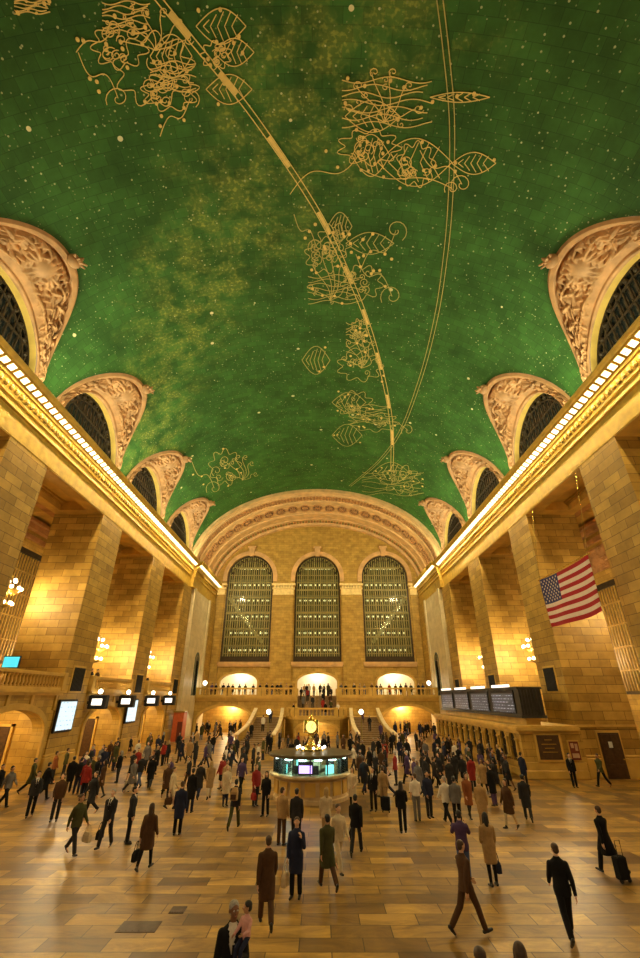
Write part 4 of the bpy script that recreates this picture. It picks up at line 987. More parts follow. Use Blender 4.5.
# globe on the balcony corner
for x, lb in ((-16.6, 'left'), (16.6, 'right')):
    t = thing('lamp', (x, 70.6, 4.9), 'white globe lamp on a short stand in the %s corner of the far balcony' % lb, 'lamp')
    mb = MB(); mb.lathe([(.2,0),(.2,.05),(.05,.1),(.05,1.5)], (x, 70.6, 4.9), 10); mb.build('stand', BRONZE_LIT, t); mb = MB(); mb.ball((x, 70.6, 6.65), .3, 12, 8); mb.build('globe', WHITE_LAMP, t, True)
# ---- dark inset plates in the floor
for (px, py, w_, h_, lb) in ((139, 927, .46, .28, 'dark rectangular metal plate in the paving near the lower corner of the floor'), (178, 910, .19, .2, 'small square drain cover in the paving')):
    p = at_z(px, py, 0); mb = MB(); mb.bbox(p.x-w_, p.x+w_, p.y-h_, p.y+h_, -.02, .012, .01)
    for i in range(6): x = p.x-w_*.8+w_*1.6*i/5; mb.box(x-.02, x+.02, p.y-h_*.8, p.y+h_*.8, .012, .016)
    tag(mb.build('floor_plate', BROWN), lb, 'floor plate')

# ================================================================== LIGHT
def area(name, loc, rot, sx, sy, energy, col):
    l = bpy.data.lights.new(name, 'AREA'); l.shape = 'RECTANGLE'; l.size = sx; l.size_y = sy; l.energy = energy; l.color = col
    o = bpy.data.objects.new(name, l); COL.objects.link(o); o.location = loc; o.rotation_euler = rot; return o
def point(name, loc, energy, col, rad=.4):
    l = bpy.data.lights.new(name, 'POINT'); l.energy = energy; l.color = col; l.shadow_soft_size = rad
    o = bpy.data.objects.new(name, l); COL.objects.link(o); o.location = loc; return o
WARM = (1, .74, .38)
UPC = (.95, 1, .70)
for side in (-1, 1):   # cove lamps on top of the cornices, aimed up and inward at the vault
    area('cove_lamp', (side*17.5, 39, 22.62), (pi, side*radians(-40), 0), .5, 48, UP_E, UPC); area('cornice_strip', (side*17.40, 37, 21.82), (0, side*radians(32.5), 0), .3, 48, STRIP_E, (1, .78, .40))
for (x, y, z) in CH: point('chandelier_lamp', (x, y, z), CH_E*(.7 if abs(x) > 21 else 1), WARM, .7)
for s in (-1, 1):
    l = area('added_end_wall_fill', (s*15.5, 63.5, 22.7), (0, 0, 0), 1.5, .5, END_FILL_E, (1, .84, .48)); l.rotation_euler = (Vector((s*2, YE, 21))-l.location).to_track_quat('-Z', 'Y').to_euler()  # added fill lights with no fitting, there to brighten the end wall
for x in (-12.7, 0, 12.7): point('passage_lamp', (x, YE+2.8, 8.3), 230, (1, .9, .65), .3)
for s in (-1, 1):
    point('passage_lamp', (s*13, 75, 3.6), 500, (1, .8, .5), .3)
    for c in BAYS[1:]: 
        if s < 0: point('passage_lamp', (-20.8, c, 4.2), 330, (1, .78, .4), .3)
for i in range(4): point('booth_lamp', (BC[0]+1.45*cos(pi/4+i*pi/2), BC[1]+1.45*sin(pi/4+i*pi/2), 1.75), 14, (.75, 1, .95), .15)
point('passage_lamp', (0, 67, 1.9), 160, (1, .82, .5), .2)
W = bpy.data.worlds.new('World'); S.world = W; W.use_nodes = True
W.node_tree.nodes['Background'].inputs[0].default_value = (1, .72, .38, 1); W.node_tree.nodes['Background'].inputs[1].default_value = WORLD_E

# ---- camera and view
cd = bpy.data.cameras.new('camera'); cam = bpy.data.objects.new('camera', cd); COL.objects.link(cam)
cam.location = EYE; cam.rotation_euler = (pi/2+TILT, 0, 0); cd.sensor_fit = 'HORIZONTAL'; cd.sensor_width = 36; cd.lens = 36*FOC/640; cd.clip_end = 300; cd.clip_start = .1
S.camera = cam
S.view_settings.view_transform = 'Standard'; S.view_settings.look = 'None'; S.view_settings.gamma = 1; S.view_settings.exposure = EXPO; S.view_settings.use_curve_mapping = False
S.cycles.use_denoising = True; S.cycles.max_bounces = 8; S.cycles.diffuse_bounces = 5; S.cycles.sample_clamp_indirect = 6
# ================================================================== PEOPLE
def remesh(mb, voxel, ratio, smooth=2):
    me = bpy.data.meshes.new('t'); me.from_pydata(mb.v, [], mb.f); me.update()
    o = bpy.data.objects.new('t', me); COL.objects.link(o)
    b = bmesh.new(); b.from_mesh(me); bmesh.ops.recalc_face_normals(b, faces=b.faces); b.to_mesh(me); b.free()
    m = o.modifiers.new('r', 'REMESH'); m.mode = 'VOXEL'; m.voxel_size = voxel; m.use_smooth_shade = True
    if smooth: s = o.modifiers.new('s', 'SMOOTH'); s.factor = .5; s.iterations = smooth
    d = o.modifiers.new('d', 'DECIMATE'); d.ratio = ratio
    dg = bpy.context.evaluated_depsgraph_get(); r = bpy.data.meshes.new_from_object(o.evaluated_get(dg))
    bpy.data.objects.remove(o); return r
def link_mesh(name, me, m, parent):
    me.name = name; me.materials.clear()
    for x in (m if isinstance(m, list) else [m]): me.materials.append(x)
    me.polygons.foreach_set('use_smooth', [True]*len(me.polygons))
    o = bpy.data.objects.new(name, me); COL.objects.link(o); o.parent = parent; return o
CL = dict(charcoal=(.026,.025,.027), black=(.010,.010,.011), navy=(.018,.022,.05), brown=(.075,.038,.018), tan=(.36,.23,.10), grey=(.14,.13,.125), cream=(.55,.44,.28), red=(.26,.025,.02), olive=(.06,.06,.022),
          blue=(.06,.09,.19), white=(.66,.60,.50), purple=(.075,.045,.11), rust=(.25,.085,.03), pink=(.62,.33,.30))
def cloth(c): return mat('%s cloth' % c, CL[c], .85, var=.10, vscale=14, spec=.15)
SKIN = [mat('fair skin', (.58,.34,.20), .55, var=.05), mat('olive skin', (.42,.23,.12), .55, var=.05), mat('brown skin', (.20,.095,.05), .5, var=.05)]
HAIRC = dict(black=mat('black hair', (.012,.010,.009), .5, var=.2, vscale=30), brown=mat('brown hair', (.055,.03,.015), .5, var=.25, vscale=30), blond=mat('blond hair', (.36,.24,.09), .5, var=.25, vscale=30), grey=mat('grey hair', (.30,.28,.25), .6, var=.25, vscale=30))
EYEW = mat('eye white', (.8,.78,.74), .3, var=0); EYED = mat('dark iris', (.02,.012,.008), .2, var=0); LIP = mat('lip', (.36,.13,.10), .5, var=0)
SHOE = mat('black shoe leather', (.014,.012,.011), .35, var=.1)

def fk(legs, arms):
    J = {}
    for s, (sw, kn) in zip((-1, 1), legs):
        sw, kn = radians(sw), radians(kn); hip = Vector((s*.095, 0, .93)); k = hip+Vector((s*.01, -sin(sw), -cos(sw)))*.43
        a = k+Vector((0, -sin(sw-kn), -cos(sw-kn)))*.42; pitch = (sw-kn) if (sw-kn) < 0 else (sw-kn)*.55
        if abs(pitch) > 1.1: pitch = -.3
        f_ = Vector((s*.10, -cos(pitch), sin(pitch))).normalized(); J['leg', s] = (hip, k, a, f_)
    low = min(min((J['leg', s][2]-J['leg', s][3]*.05).z-.085*1, (J['leg', s][2]+J['leg', s][3]*.19).z-.062) for s in (-1, 1))
    for s, (sw, ab, el, inw) in zip((-1, 1), arms):
        sw, ab, el, inw = (radians(t) for t in (sw, ab, el, inw)); sh = Vector((s*.174, .005, 1.368))
        u = Vector((s*sin(ab), -sin(sw)*cos(ab), -cos(sw)*cos(ab))); e = sh+u*.29
        f_ = Vector((s*sin(ab)*.6-s*sin(inw), -sin(sw+el)*cos(inw), -cos(sw+el)*cos(inw))).normalized(); w = e+f_*.25
        J['arm', s] = (sh, e, w, f_)
    return J, low
def hand(mb, w, d, s, curl=18):
    side = Vector((0, 1, 0)) if abs(d.y) < .8 else Vector((0, 0, 1))
    n = Vector((-s, 0, 0)); n = (n-d*n.dot(d)); n = n.normalized() if n.length > .1 else Vector((0,0,-1)); wd = d.cross(n).normalized()
    if wd.y > 0: wd = -wd        # thumb side faces forward
    for t in (-.026, -.009, .009, .026): mb.cone(w+wd*t*.8, .016, w+d*.085+wd*t, .014, 8)
    for t, L_ in ((.030,.066), (.010,.078), (-.010,.072), (-.029,.056)):
        p = w+d*.085+wd*t; dd = d
        for k in range(3):
            a = radians(curl); dd = (dd*cos(a)+n*sin(a)).normalized(); q = p+dd*L_*(.45, .32, .25)[k]; mb.cone(p, .0095-.001*k, q, .0088-.001*k, 7); p = q
    p = w+d*.03+wd*.03; dd = (d*.7+wd*.6+n*.35).normalized(); q = p+dd*.04; mb.cone(p, .014, q, .011, 7); mb.cone(q, .011, q+(d*.9+n*.35).normalized()*.032, .008, 7)
def head_parts(mb, hs, yaw):
    M = Matrix.Translation((0, 0, 1.55)) @ Matrix.Rotation(radians(yaw), 4, 'Z') @ Matrix.Scale(hs, 4) @ Matrix.Translation((0, 0, -1.55)); v0 = len(mb.v)
    mb.ball((0, .012, 1.665), (.076, .094, .088), 18, 14); mb.ball((0, -.022, 1.598), (.057, .068, .070), 16, 12); mb.ball((0, -.05, 1.558), (.03, .03, .022), 10, 8)
    mb.cone((0, -.088, 1.655), .009, (0, -.108, 1.617), .0135, 8); mb.ball((0, -.095, 1.615), (.018, .016, .011), 8, 6)
    mb.cone((-.04, -.072, 1.672), .012, (.04, -.072, 1.672), .012, 8)
    for s in (-1, 1): mb.ball((s*.077, .015, 1.632), (.012, .02, .032), 8, 6); mb.ball((s*.04, -.05, 1.615), (.022, .03, .025), 8, 6)
    mb.cone((-.02, -.082, 1.585), .008, (.02, -.082, 1.585), .008, 6)
    mb.v[v0:] = [tuple(M @ Vector(p)) for p in mb.v[v0:]]; return M
def hair_mesh(style, M):
    mb = MB(); mb.ball((0, .022, 1.682), (.084, .095, .083), 18, 12); mb.ball((0, .055, 1.632), (.076, .062, .075), 14, 10)
    if style == 'long':
        mb.cone((0, .055, 1.65), .08, (0, .075, 1.44), .062, 12)
        for s in (-1, 1): mb.cone((s*.066, .02, 1.67), .03, (s*.082, .01, 1.47), .026, 8)
    if style == 'bun': mb.ball((0, .115, 1.69), .045, 10, 8)
    mb.v = [tuple(M @ Vector(p)) for p in mb.v]; return remesh(mb, .012, .6, 1)
PROTO = {}
def make_person(key, legs, arms, top='jacket', bottom='trousers', hair='short', yaw=0, hs=1.0, open_front=False, female=False, curl=18, feet=True):
    J, low = fk(legs, arms); t = proto('person', 'x', 'person'); off = Vector((0, 0, -low))
    body = MB()
    wz = .95 if female else 1.0
    body.loft([(.84,.10,.07,0),(.88,.15,.105,0),(.95,.165,.115,.005),(1.06,.142*wz,.098,0),(1.15,.138*wz,.098,-.005),(1.28,.165*wz,.115,0),(1.36,.178*wz,.112,.005),(1.42,.14,.085,.01),(1.47,.07,.06,.012),(1.49,.04,.04,.012)])
    body.cone((0, .018, 1.45), .056, (0, .0, 1.60), .05, 12)
    M = head_parts(body, hs, yaw)
    for s in (-1, 1):
        hip, k, a, f_ = J['leg', s]; body.cone(hip, .085, k, .056, 12); body.cone(k, .055, a, .036, 10); body.cone(a+f_*-.03+Vector((0,0,-.045)), .034, a+f_*.15+Vector((0,0,-.055)), .026, 8)
        sh, e, w, d = J['arm', s]; body.cone(sh, .052, e, .040, 10); body.cone(e, .040, w, .027, 10); hand(body, w, d, s, curl)
    bm_ = remesh(body, .0065, .16, 1); me = bm_
    o = link_mesh('body', me, [SKIN[0], EYEW, EYED, LIP], t)
    # eyes and lips belong to the same mesh
    b = bmesh.new(); b.from_mesh(me)
    def add_ball(c, r, mi):
        x = MB(); x.ball(c, r, 10, 8); vs = [b.verts.new(M @ Vector(p)) for p in x.v]
        for f in x.f:
            try: q = b.faces.new([vs[i] for i in f]); q.material_index = mi; q.smooth = True
            except ValueError: pass
    for s in (-1, 1): add_ball((s*.031, -.079, 1.651), (.014, .010, .009), 1); add_ball((s*.031, -.086, 1.651), (.006, .005, .006), 2)
    add_ball((0, -.0875, 1.586), (.021, .007, .0065), 3)
    b.to_mesh(me); b.free()
    # clothes
    tm = MB(); z0 = {'jacket': .80, 'coat': .52, 'shirt': .90, 'blouse': .86}[top]; g = .022 if top != 'shirt' else .012
    rows = [(z0,.165+.10*(1.0-z0)*.3,.115+.05*(1-z0),0),(z0+.02,.178+.10*(1.0-z0)*.35,.128+.06*(1-z0),0)]
    if z0 < .85: rows.append((.90,.186,.132,.005))
    rows += [(.97,.176+g*.5,.122+g*.5,.005),(1.08,.150*wz+g,.102+g,0),(1.16,.150*wz+g,.104+g,-.005),(1.28,.172*wz+g,.122+g,0),(1.35,.188*wz+g*.6,.116+g,.005),(1.41,.172*wz+g*.4,.092+g,.012),(1.45,.125,.084,.015),(1.478,.085,.074,.018),(1.515,.064,.064,.018)]
    tm.loft(rows, 24)
    for s in (-1, 1):
        sh, e, w, d = J['arm', s]; tm.cone(sh+Vector((0,0,-.005)), .064+g*.3, e, .052+g*.3, 12); 
        if not (top == 'shirt'): tm.cone(e, .052+g*.3, w+d*-.01, .040, 12)
        hip, k, a, f_ = J['leg', s]
        if top == 'coat': q = hip+(k-hip)*.80; tm.cone(hip, .115, q, .098, 12)
        elif top == 'jacket': q = hip+(k-hip)*.22; tm.cone(hip, .105, q, .10, 12)
    me = remesh(tm, .013, .30, 3)
    if open_front:
        b = bmesh.new(); b.from_mesh(me); kill = [f for f in b.faces if (c := f.calc_center_median()).y < -.02 and abs(c.x) < .075*(c.z-1.12)/.36 and c.z > 1.12 and c.z < 1.56]
        bmesh.ops.delete(b, geom=kill, context='FACES'); b.to_mesh(me); b.free()
    link_mesh('jacket' if top in ('jacket',) else top, me, cloth('charcoal'), t)
    if open_front:
        sm = MB(); sm.loft([(1.0,.13,.112,0),(1.16,.148,.112,-.005),(1.28,.17,.130,0),(1.37,.175,.126,.005),(1.43,.14,.100,.010),(1.47,.075,.070,.014),(1.50,.060,.060,.014)], 24); link_mesh('shirt', remesh(sm, .013, .4, 1), cloth('white'), t)
        tie = MB(); tie.rings([[(x*w_, y-.0, z) for x, y in ((-1, y0), (1, y0), (1, y0+.012), (-1, y0+.012))] for z, w_, y0 in ((1.12,.02,-.134),(1.26,.028,-.146),(1.42,.018,-.112),(1.455,.024,-.085))]); x = tie.mesh('tie', cloth('black')); 
        if key != 'father': o = bpy.data.objects.new('tie', x); COL.objects.link(o); o.parent = t
    bt_ = MB()
    if bottom == 'skirt':
        bt_.loft([(.54,.17,.14,0),(.56,.182,.15,0),(.75,.185,.14,0),(.95,.172,.122,.005),(1.04,.148,.106,0),(1.06,.12,.09,0)], 24)
        for s in (-1, 1): hip, k, a, f_ = J['leg', s]; bt_.cone(hip, .10, hip+(k-hip)*.85, .09, 12)
    else:
        sl = bottom == 'leggings'
        bt_.loft([(.82,.10,.08,0),(.87,.158,.112,0),(.95,.172,.122,.005),(1.03,.152,.108,0),(1.05,.13,.09,0)], 24)
        for s in (-1, 1): hip, k, a, f_ = J['leg', s]; bt_.cone(hip, .094, k, .064 if sl else .074, 12); bt_.cone(k, .064 if sl else .074, a+(a-k).normalized()*(-.02), .045 if sl else .064, 12)
    link_mesh(bottom, remesh(bt_, .013, .35, 2), cloth('black'), t)
    if feet:
        for s in (-1, 1):
            hip, k, a, f_ = J['leg', s]; up = Vector((0, f_.z, -f_.y)).normalized()
            x = MB(); c = a-up*.045
            x.cone(c-f_*.045, .042, c+f_*.04, .044, 10); x.cone(c+f_*.04-up*.004, .044, c+f_*.155-up*.012, .032, 10); x.cone(a-up*.02, .046, a+up*.02, .046, 10)
            link_mesh('shoe', remesh(x, .010, .5, 1), SHOE, t)
    if hair != 'bald': link_mesh('hair', hair_mesh(hair, M), HAIRC['black'], t)
    for c in t.children: c.location = off
    PROTO[key] = dict(o=t, hands={s: J['arm', s][2]+J['arm', s][3]*.09+off for s in (-1, 1)}, used=False, fem=female)
ST = [(2, 2), (-2, 2)]; WK = [(26, 6), (-20, 22)]; WK2 = [(-22, 26), (24, 8)]; WK3 = [(16, 4), (-12, 14)]
make_person('suit', ST, [(4, 8, 12, 6), (2, 8, 10, 6)], 'jacket', open_front=True)
make_person('suit_walk', WK3, [(-12, 7, 14, 4), (16, 8, 18, 6)], 'jacket', open_front=True, yaw=6)
make_person('jacket', ST, [(6, 9, 24, 14), (3, 8, 14, 8)], 'jacket', yaw=-15)
make_person('jacket_walk', WK, [(-22, 8, 16, 2), (24, 8, 26, 8)], 'jacket', yaw=8)
make_person('coat', ST, [(2, 9, 14, 8), (0, 9, 12, 8)], 'coat', yaw=12)
make_person('coat_walk', WK2, [(20, 8, 22, 6), (-18, 8, 14, 2)], 'coat')
make_person('phone', [(3, 3), (-3, 4)], [(4, 10, 20, 8), (28, 16, 128, 22)], 'coat', yaw=14)
make_person('photo', [(4, 2), (-3, 2)], [(48, 14, 82, 20), (48, 14, 82, 20)], 'jacket')
make_person('shirt', [(4, 3), (-2, 2)], [(8, 10, 30, 12), (2, 9, 12, 4)], 'shirt', yaw=20)
make_person('woman', ST, [(4, 8, 20, 10), (6, 8, 55, 25)], 'coat', 'leggings', 'long', female=True, yaw=-10)
make_person('woman_walk', WK3, [(14, 7, 20, 4), (-14, 7, 10, 2)], 'coat', 'leggings', 'long', female=True)
make_person('woman_jacket', [(5, 4), (-4, 4)], [(8, 8, 60, 26), (2, 8, 16, 6)], 'jacket', 'trousers', 'long', female=True, yaw=15)
make_person('woman_skirt', WK3, [(-10, 8, 14, 4), (14, 8, 20, 6)], 'jacket', 'skirt', 'bun', female=True)
make_person('father', ST, [(5, 10, 70, 48), (10, 12, 96, 30)], 'jacket', open_front=True, yaw=22, curl=30)
make_person('child', [(62, 58), (58, 52)], [(30, 14, 40, 10), (36, 12, 50, 20)], 'blouse', 'trousers', 'short', hs=1.5, yaw=-50)
COUNT = {}; TAKEN = []
USED_LABELS = {}
def person(key, x, y, z, face, top, bottom, hair='black', skin=0, scale=1.0, label=None, group=None):
    p = PROTO[key]; paint = {'jacket': cloth(top), 'coat': cloth(top), 'blouse': cloth(top), 'trousers': cloth(bottom), 'leggings': cloth(bottom), 'skirt': cloth(bottom), 'hair': HAIRC[hair], 'body': SKIN[skin]}
    if key == 'shirt' : paint['shirt'] = cloth(top)
    r = dup(p['o'], (x, y, z), radians(face), label, group, (scale,)*3, paint)
    TAKEN.append((x, y, z)); return r
def hand_at(key, x, y, z, face, scale, s):
    h = p = PROTO[key]['hands'][s]; a = radians(face); return Vector((x+scale*(h.x*cos(a)-h.y*sin(a)), y+scale*(h.x*sin(a)+h.y*cos(a)), z+scale*h.z))
# bags
def bag_proto(kind):
    if kind == 'suitcase':
        t = proto('suitcase', 'x', 'suitcase'); mb = MB(); mb.bbox(-.19, .19, -.11, .11, .07, .60, .03); mb.build('shell', cloth('black'), t)
        mb = MB(); mb.tube([(-.1,.08,.6),(-.1,.08,.98),(.1,.08,.98),(.1,.08,.6)], .012, 6); mb.build('handle', DARK, t)
        for s in (-1, 1): mb = MB(); mb.rings([[(s*.15+h, .06+.06*cos(2*pi*i/12), .06+.06*sin(2*pi*i/12)) for i in range(12)] for h in (-.02, .02)]); mb.build('wheel', DARK, t)
    elif kind == 'handbag':
        t = proto('handbag', 'x', 'bag'); mb = MB(); mb.rings([[(sx*a, sy*b, z) for sx, sy in ((-1,-1),(-.8,-1.15),(.8,-1.15),(1,-1),(1,1),(.8,1.15),(-.8,1.15),(-1,1))] for a, b, z in ((.14,.04,-.50),(.17,.06,-.48),(.17,.06,-.30),(.13,.035,-.22))]); mb.build('pouch', cloth('brown'), t)
        for s in (-1, 1): mb = MB(); mb.tube([(.10*cos(a), s*.035*abs(cos(a))+0, -.24+.24*sin(a)) for a in [pi*i/10 for i in range(11)]], .009, 6); mb.build('strap', cloth('brown'), t)
    else:
        t = proto('backpack', 'x', 'backpack'); mb = MB(); mb.rings([[(sx*a, y, z) for sx, y in ((-1, 0), (-.85, d), (.85, d), (1, 0))] for a, d, z in ((.13,.12,0),(.155,.17,.05),(.155,.16,.30),(.11,.08,.44))]); mb.build('sack', cloth('tan'), t)
        mb = MB(); mb.rings([[(sx*.11, y, z) for sx, y in ((-1,.16),(1,.16),(1,.21),(-1,.21))] for z in (.05, .22)]); mb.build('pocket', cloth('brown'), t)
    return t
BAGS = {}
def bag(kind, loc, face, colour, label, scale=1.0):
    if kind not in BAGS: BAGS[kind] = [bag_proto(kind), False]
    o = BAGS[kind][0]; pt = {k: cloth(colour) for k in ('shell', 'pouch', 'sack', 'strap')}
    return dup(o, loc, radians(face), label, None, (scale,)*3, pt)

# ---- the ones that can be picked out: head in the picture, kind, facing, clothes
A = 0
FOLK = [
 (114,789,'suit_walk',-8,'charcoal','charcoal','grey',0,'man in a charcoal suit and white shirt striding toward the camera with a briefcase'),
 (136,786,'suit',100,'charcoal','black','black',0,'man in a dark suit standing side on, behind the striding man with the briefcase'),
 (153,803,'woman_walk',170,'brown','black','brown',0,'woman in a brown coat and black leggings walking away alone, nearest on the arcade side'),
 (183,781,'coat',180,'navy','black','brown',0,'person in a navy coat seen from behind, standing alone in the open floor'),
 (83,793,'jacket_walk',60,'olive','charcoal','brown',1,'person in an olive jacket stepping sideways with a pale bag'),
 (40,771,'suit_walk',30,'charcoal','black','black',0,'man in dark suit and white shirt walking on the border stripe by the arcade'),
 (51,761,'coat_walk',150,'black','black','black',0,'person in a long black coat walking just behind the border stripe man'),
 (64,773,'jacket',20,'brown','charcoal','brown',0,'person in a brown jacket standing near the group in black coats'),
 (75,756,'coat',200,'black','black','black',1,'person in a long black coat, nearest of the dark group before the blue screen'),
 (83,757,'jacket',190,'black','navy','black',0,'person in a black jacket and navy trousers in the dark group before the blue screen'),
 (90,761,'jacket',160,'red','black','black',1,'person in dark red jacket among the dark group before the blue screen'),
 (97,770,'coat_walk',-30,'charcoal','black','brown',0,'person in a charcoal coat stepping out from the dark group before the blue screen'),
 (106,747,'woman',40,'navy','black','black',0,'woman in a navy coat standing by the arch behind the dark group'),
 (136,757,'coat_walk',60,'grey','charcoal','brown',0,'person in a grey coat pulling a pale suitcase across the floor'),
 (154,754,'coat_walk',190,'black','charcoal','black',0,'person in a black coat with charcoal trousers walking away past the second blue screen'),
 (4,764,'jacket',80,'black','black','brown',0,'person in a black jacket at the very edge under the nearest arcade arch'),
 (14,765,'jacket_walk',70,'grey','black','black',1,'person in a grey jacket beside the edge-most person under the nearest arcade arch'),
 (37,757,'coat_walk',110,'olive','black','black',0,'person in a long olive coat in front of the nearest arcade arch'),
 (58,751,'jacket',140,'rust','charcoal','brown',0,'person in a rust jacket near the pier with the larger blue screen'),
 (175,767,'woman_skirt',90,'cream','cream','brown',0,'woman in a cream jacket and cream skirt with a brown handbag'),
 (194,768,'coat',170,'black','navy','black',1,'man in a black coat and navy trousers standing beside the woman in cream'),
 (202,760,'coat_walk',175,'charcoal','navy','black',0,'person in charcoal coat and navy trousers walking beside the black coated man'),
 (212,761,'woman_walk',200,'tan','cream','blond',0,'blond woman in a tan coat with cream leggings walking toward the stair'),
 (237,778,'jacket_walk',172,'charcoal','olive','black',1,'man in a charcoal jacket seen from behind with a tan backpack'),
 (228,765,'woman',30,'cream','navy','blond',0,'blond woman in a cream coat standing behind the man with the backpack'),
 (267,771,'woman_jacket',-20,'black','black','brown',0,'woman in black jacket and trousers standing at the arcade side of the booth'),
 (257,764,'jacket',40,'red','charcoal','brown',0,'person in a red jacket standing right behind the woman in black by the booth'),
 (297,788,'suit',178,'charcoal','black','black',0,'man in a dark suit seen from behind at the booth counter'),
 (297,817,'phone',-12,'navy','black','brown',0,'man in a long navy coat holding a phone to his ear'),
 (269,833,'coat_walk',190,'brown','brown','brown',0,'person in a brown coat and brown trousers walking beside the man on the phone'),
 (283,787,'jacket',150,'tan','brown','brown',0,'person in a tan jacket and brown trousers leaning close to the booth counter'),
 (326,787,'woman_jacket',190,'cream','tan','blond',0,'blond woman in a cream jacket at the front of the booth counter'),
 (338,803,'jacket_walk',25,'cream','cream','brown',0,'man in a pale cream jacket and cream trousers walking before the booth'),
 (327,812,'coat_walk',200,'olive','brown','black',1,'person in an olive coat close behind the man in pale cream'),
 (352,767,'woman',-15,'cream','black','brown',0,'woman in a long cream coat with black leggings at the side of the booth'),
 (355,793,'jacket_walk',165,'black','charcoal','black',0,'person in a black jacket and charcoal trousers walking from the booth with a dark bag'),
 (372,767,'suit',-30,'black','black','black',0,'man in a black suit beside the person with the black suitcase'),
 (382,766,'coat',160,'tan','black','brown',0,'person in a tan coat next to a black suitcase'),
 (400,781,'woman_jacket',178,'black','black','black',0,'long haired woman in black seen from behind beside the pale shirted man'),
 (414,773,'shirt',185,'white','grey','brown',0,'man in a pale shirt and grey trousers seen from behind'),
 (426,771,'jacket',20,'navy','charcoal','black',1,'man in a navy jacket beyond the man in the pale shirt'),
 (448,758,'coat',190,'charcoal','brown','brown',0,'person in a charcoal coat and brown trousers by the pair in white and grey'),
 (443,775,'jacket_walk',200,'white','black','grey',0,'grey haired person in a white jacket and black trousers walking off'),
 (453,776,'jacket',170,'grey','black','black',1,'person in a grey jacket shoulder to shoulder with the one in white'),
 (465,773,'woman_walk',10,'rust','charcoal','brown',0,'woman in a rust coat walking toward the camera near the photo taker'),
 (478,778,'coat',150,'tan','tan','blond',0,'blond person in a tan coat and tan trousers behind the photo taker'),
 (489,764,'coat',200,'black','purple','black',0,'person in a black coat and purple trousers near the ticket windows'),
 (458,810,'photo',168,'purple','blue','black',0,'person in a purple jacket and blue jeans holding up a camera'),
 (484,812,'woman',188,'tan','black','black',0,'woman in a tan coat and black leggings beside the person taking a photo'),
 (460,838,'jacket_walk',110,'brown','brown','brown',0,'person in a brown jacket striding sideways below the person taking a photo'),
 (504,779,'woman_walk',-60,'brown','cream','brown',0,'woman in a brown coat and cream leggings crossing toward the ticket office'),
 (521,773,'coat_walk',160,'charcoal','charcoal','black',0,'person in a charcoal coat and charcoal trousers walking past the ticket office corner'),
 (568,753,'suit',-5,'black','black','black',0,'man in a black suit standing against the end of the ticket office'),
 (596,753,'jacket_walk',-70,'olive','black','black',1,'person in an olive jacket and black trousers beside the dark door'),
 (596,804,'coat_walk',200,'black','black','brown',0,'person in a long black coat pulling a black trolley case, alone on the open floor'),
 (553,841,'jacket_walk',170,'black','black','brown',0,'tall man in a black jacket walking away, largest full figure on the ticket office side'),
 (520,752,'coat',120,'navy','charcoal','black',0,'person in a navy coat standing at the last ticket window near the corner'),
 (502,752,'jacket',110,'charcoal','black','brown',0,'person in a charcoal jacket at the second ticket window from the corner'),
 (491,748,'jacket',100,'blue','black','black',0,'person in a blue jacket at the third ticket window from the corner'),
 (479,749,'woman_jacket',120,'purple','navy','brown',0,'woman in a purple jacket in the line at the ticket windows'),
 (468,747,'coat',90,'olive','charcoal','grey',0,'grey haired person in an olive coat in the line at the ticket windows'),
 (478,946,'coat',180,'brown','black','brown',0,'short brown haired head at the bottom edge, farther from the tall walking man'),
 (518,941,'woman',175,'charcoal','black','brown',0,'long haired head at the bottom edge, nearer to the tall walking man'),
]
PLACED = {}
for i, (px, py, key, face, top, bot, hr, sk, lb) in enumerate(FOLK):
    h = 1.74 if not PROTO[key]['fem'] else 1.70; sc = h/1.76
    p = at_z(px, py, h); person(key, p.x, p.y, 0, face, top, bot, hr, sk, sc, lb); PLACED[(px, py)] = (key, p.x, p.y, face, sc)
# father with child
fp = at_z(235, 899, 1.78); person('father', fp.x, fp.y, 0, 8, 'black', 'charcoal', 'grey', 2, 1.0, 'grey haired man in an open black jacket over a white shirt carrying a small child')
cx, cy = fp.x+.24, fp.y-.20
person('child', cx, cy, 1.06, -30, 'pink', 'navy', 'black', 1, .46, 'small child in a pink top held in one arm of the white shirted man')
def give(pxy, kind, s, colour, label, face=None):
    key, x, y, f, sc = PLACED[pxy]; a = radians(f)
    if kind == 'handbag': h = hand_at(key, x, y, 0, f, sc, s); out = Vector((cos(a), sin(a), 0))*s*.05; bag(kind, h+out, f+90, colour, label)
    elif kind == 'backpack': bag(kind, (x-.145*sin(a)*-1*-1, y+.145*cos(a), 1.0), f, colour, label)
    else: h = hand_at(key, x, y, 0, f, sc, s); b = Vector((sin(a)*-1, cos(a), 0)); q = Vector((x, y, 0))+b*.55+Vector((cos(a), sin(a), 0))*s*.22; bag(kind, q, f, colour, label)
give((114,789), 'handbag', -1, 'black', 'black briefcase bag carried by the striding man in the charcoal suit')
give((83,793), 'handbag', 1, 'cream', 'pale cream bag carried by the person in the olive jacket stepping sideways')
give((153,803), 'handbag', 1, 'black', 'black bag carried by the woman walking away in the brown coat')
give((136,757), 'suitcase', 1, 'cream', 'pale suitcase pulled by the person in the grey coat')
give((175,767), 'handbag', -1, 'brown', 'brown handbag carried by the woman in cream')
give((237,778), 'backpack', 1, 'tan', 'tan backpack on the man in the charcoal jacket')
give((257,764), 'handbag', -1, 'red', 'dark red bag held by the person in the red jacket near the booth')
give((355,793), 'handbag', 1, 'black', 'black bag carried by the person walking from the booth')
give((382,766), 'suitcase', -1, 'black', 'black suitcase standing beside the person in the tan coat')
give((596,804), 'suitcase', 1, 'black', 'black trolley case pulled by the lone person in the long black coat')
give((484,812), 'handbag', -1, 'navy', 'navy bag hanging from the hand of the woman in the tan coat')
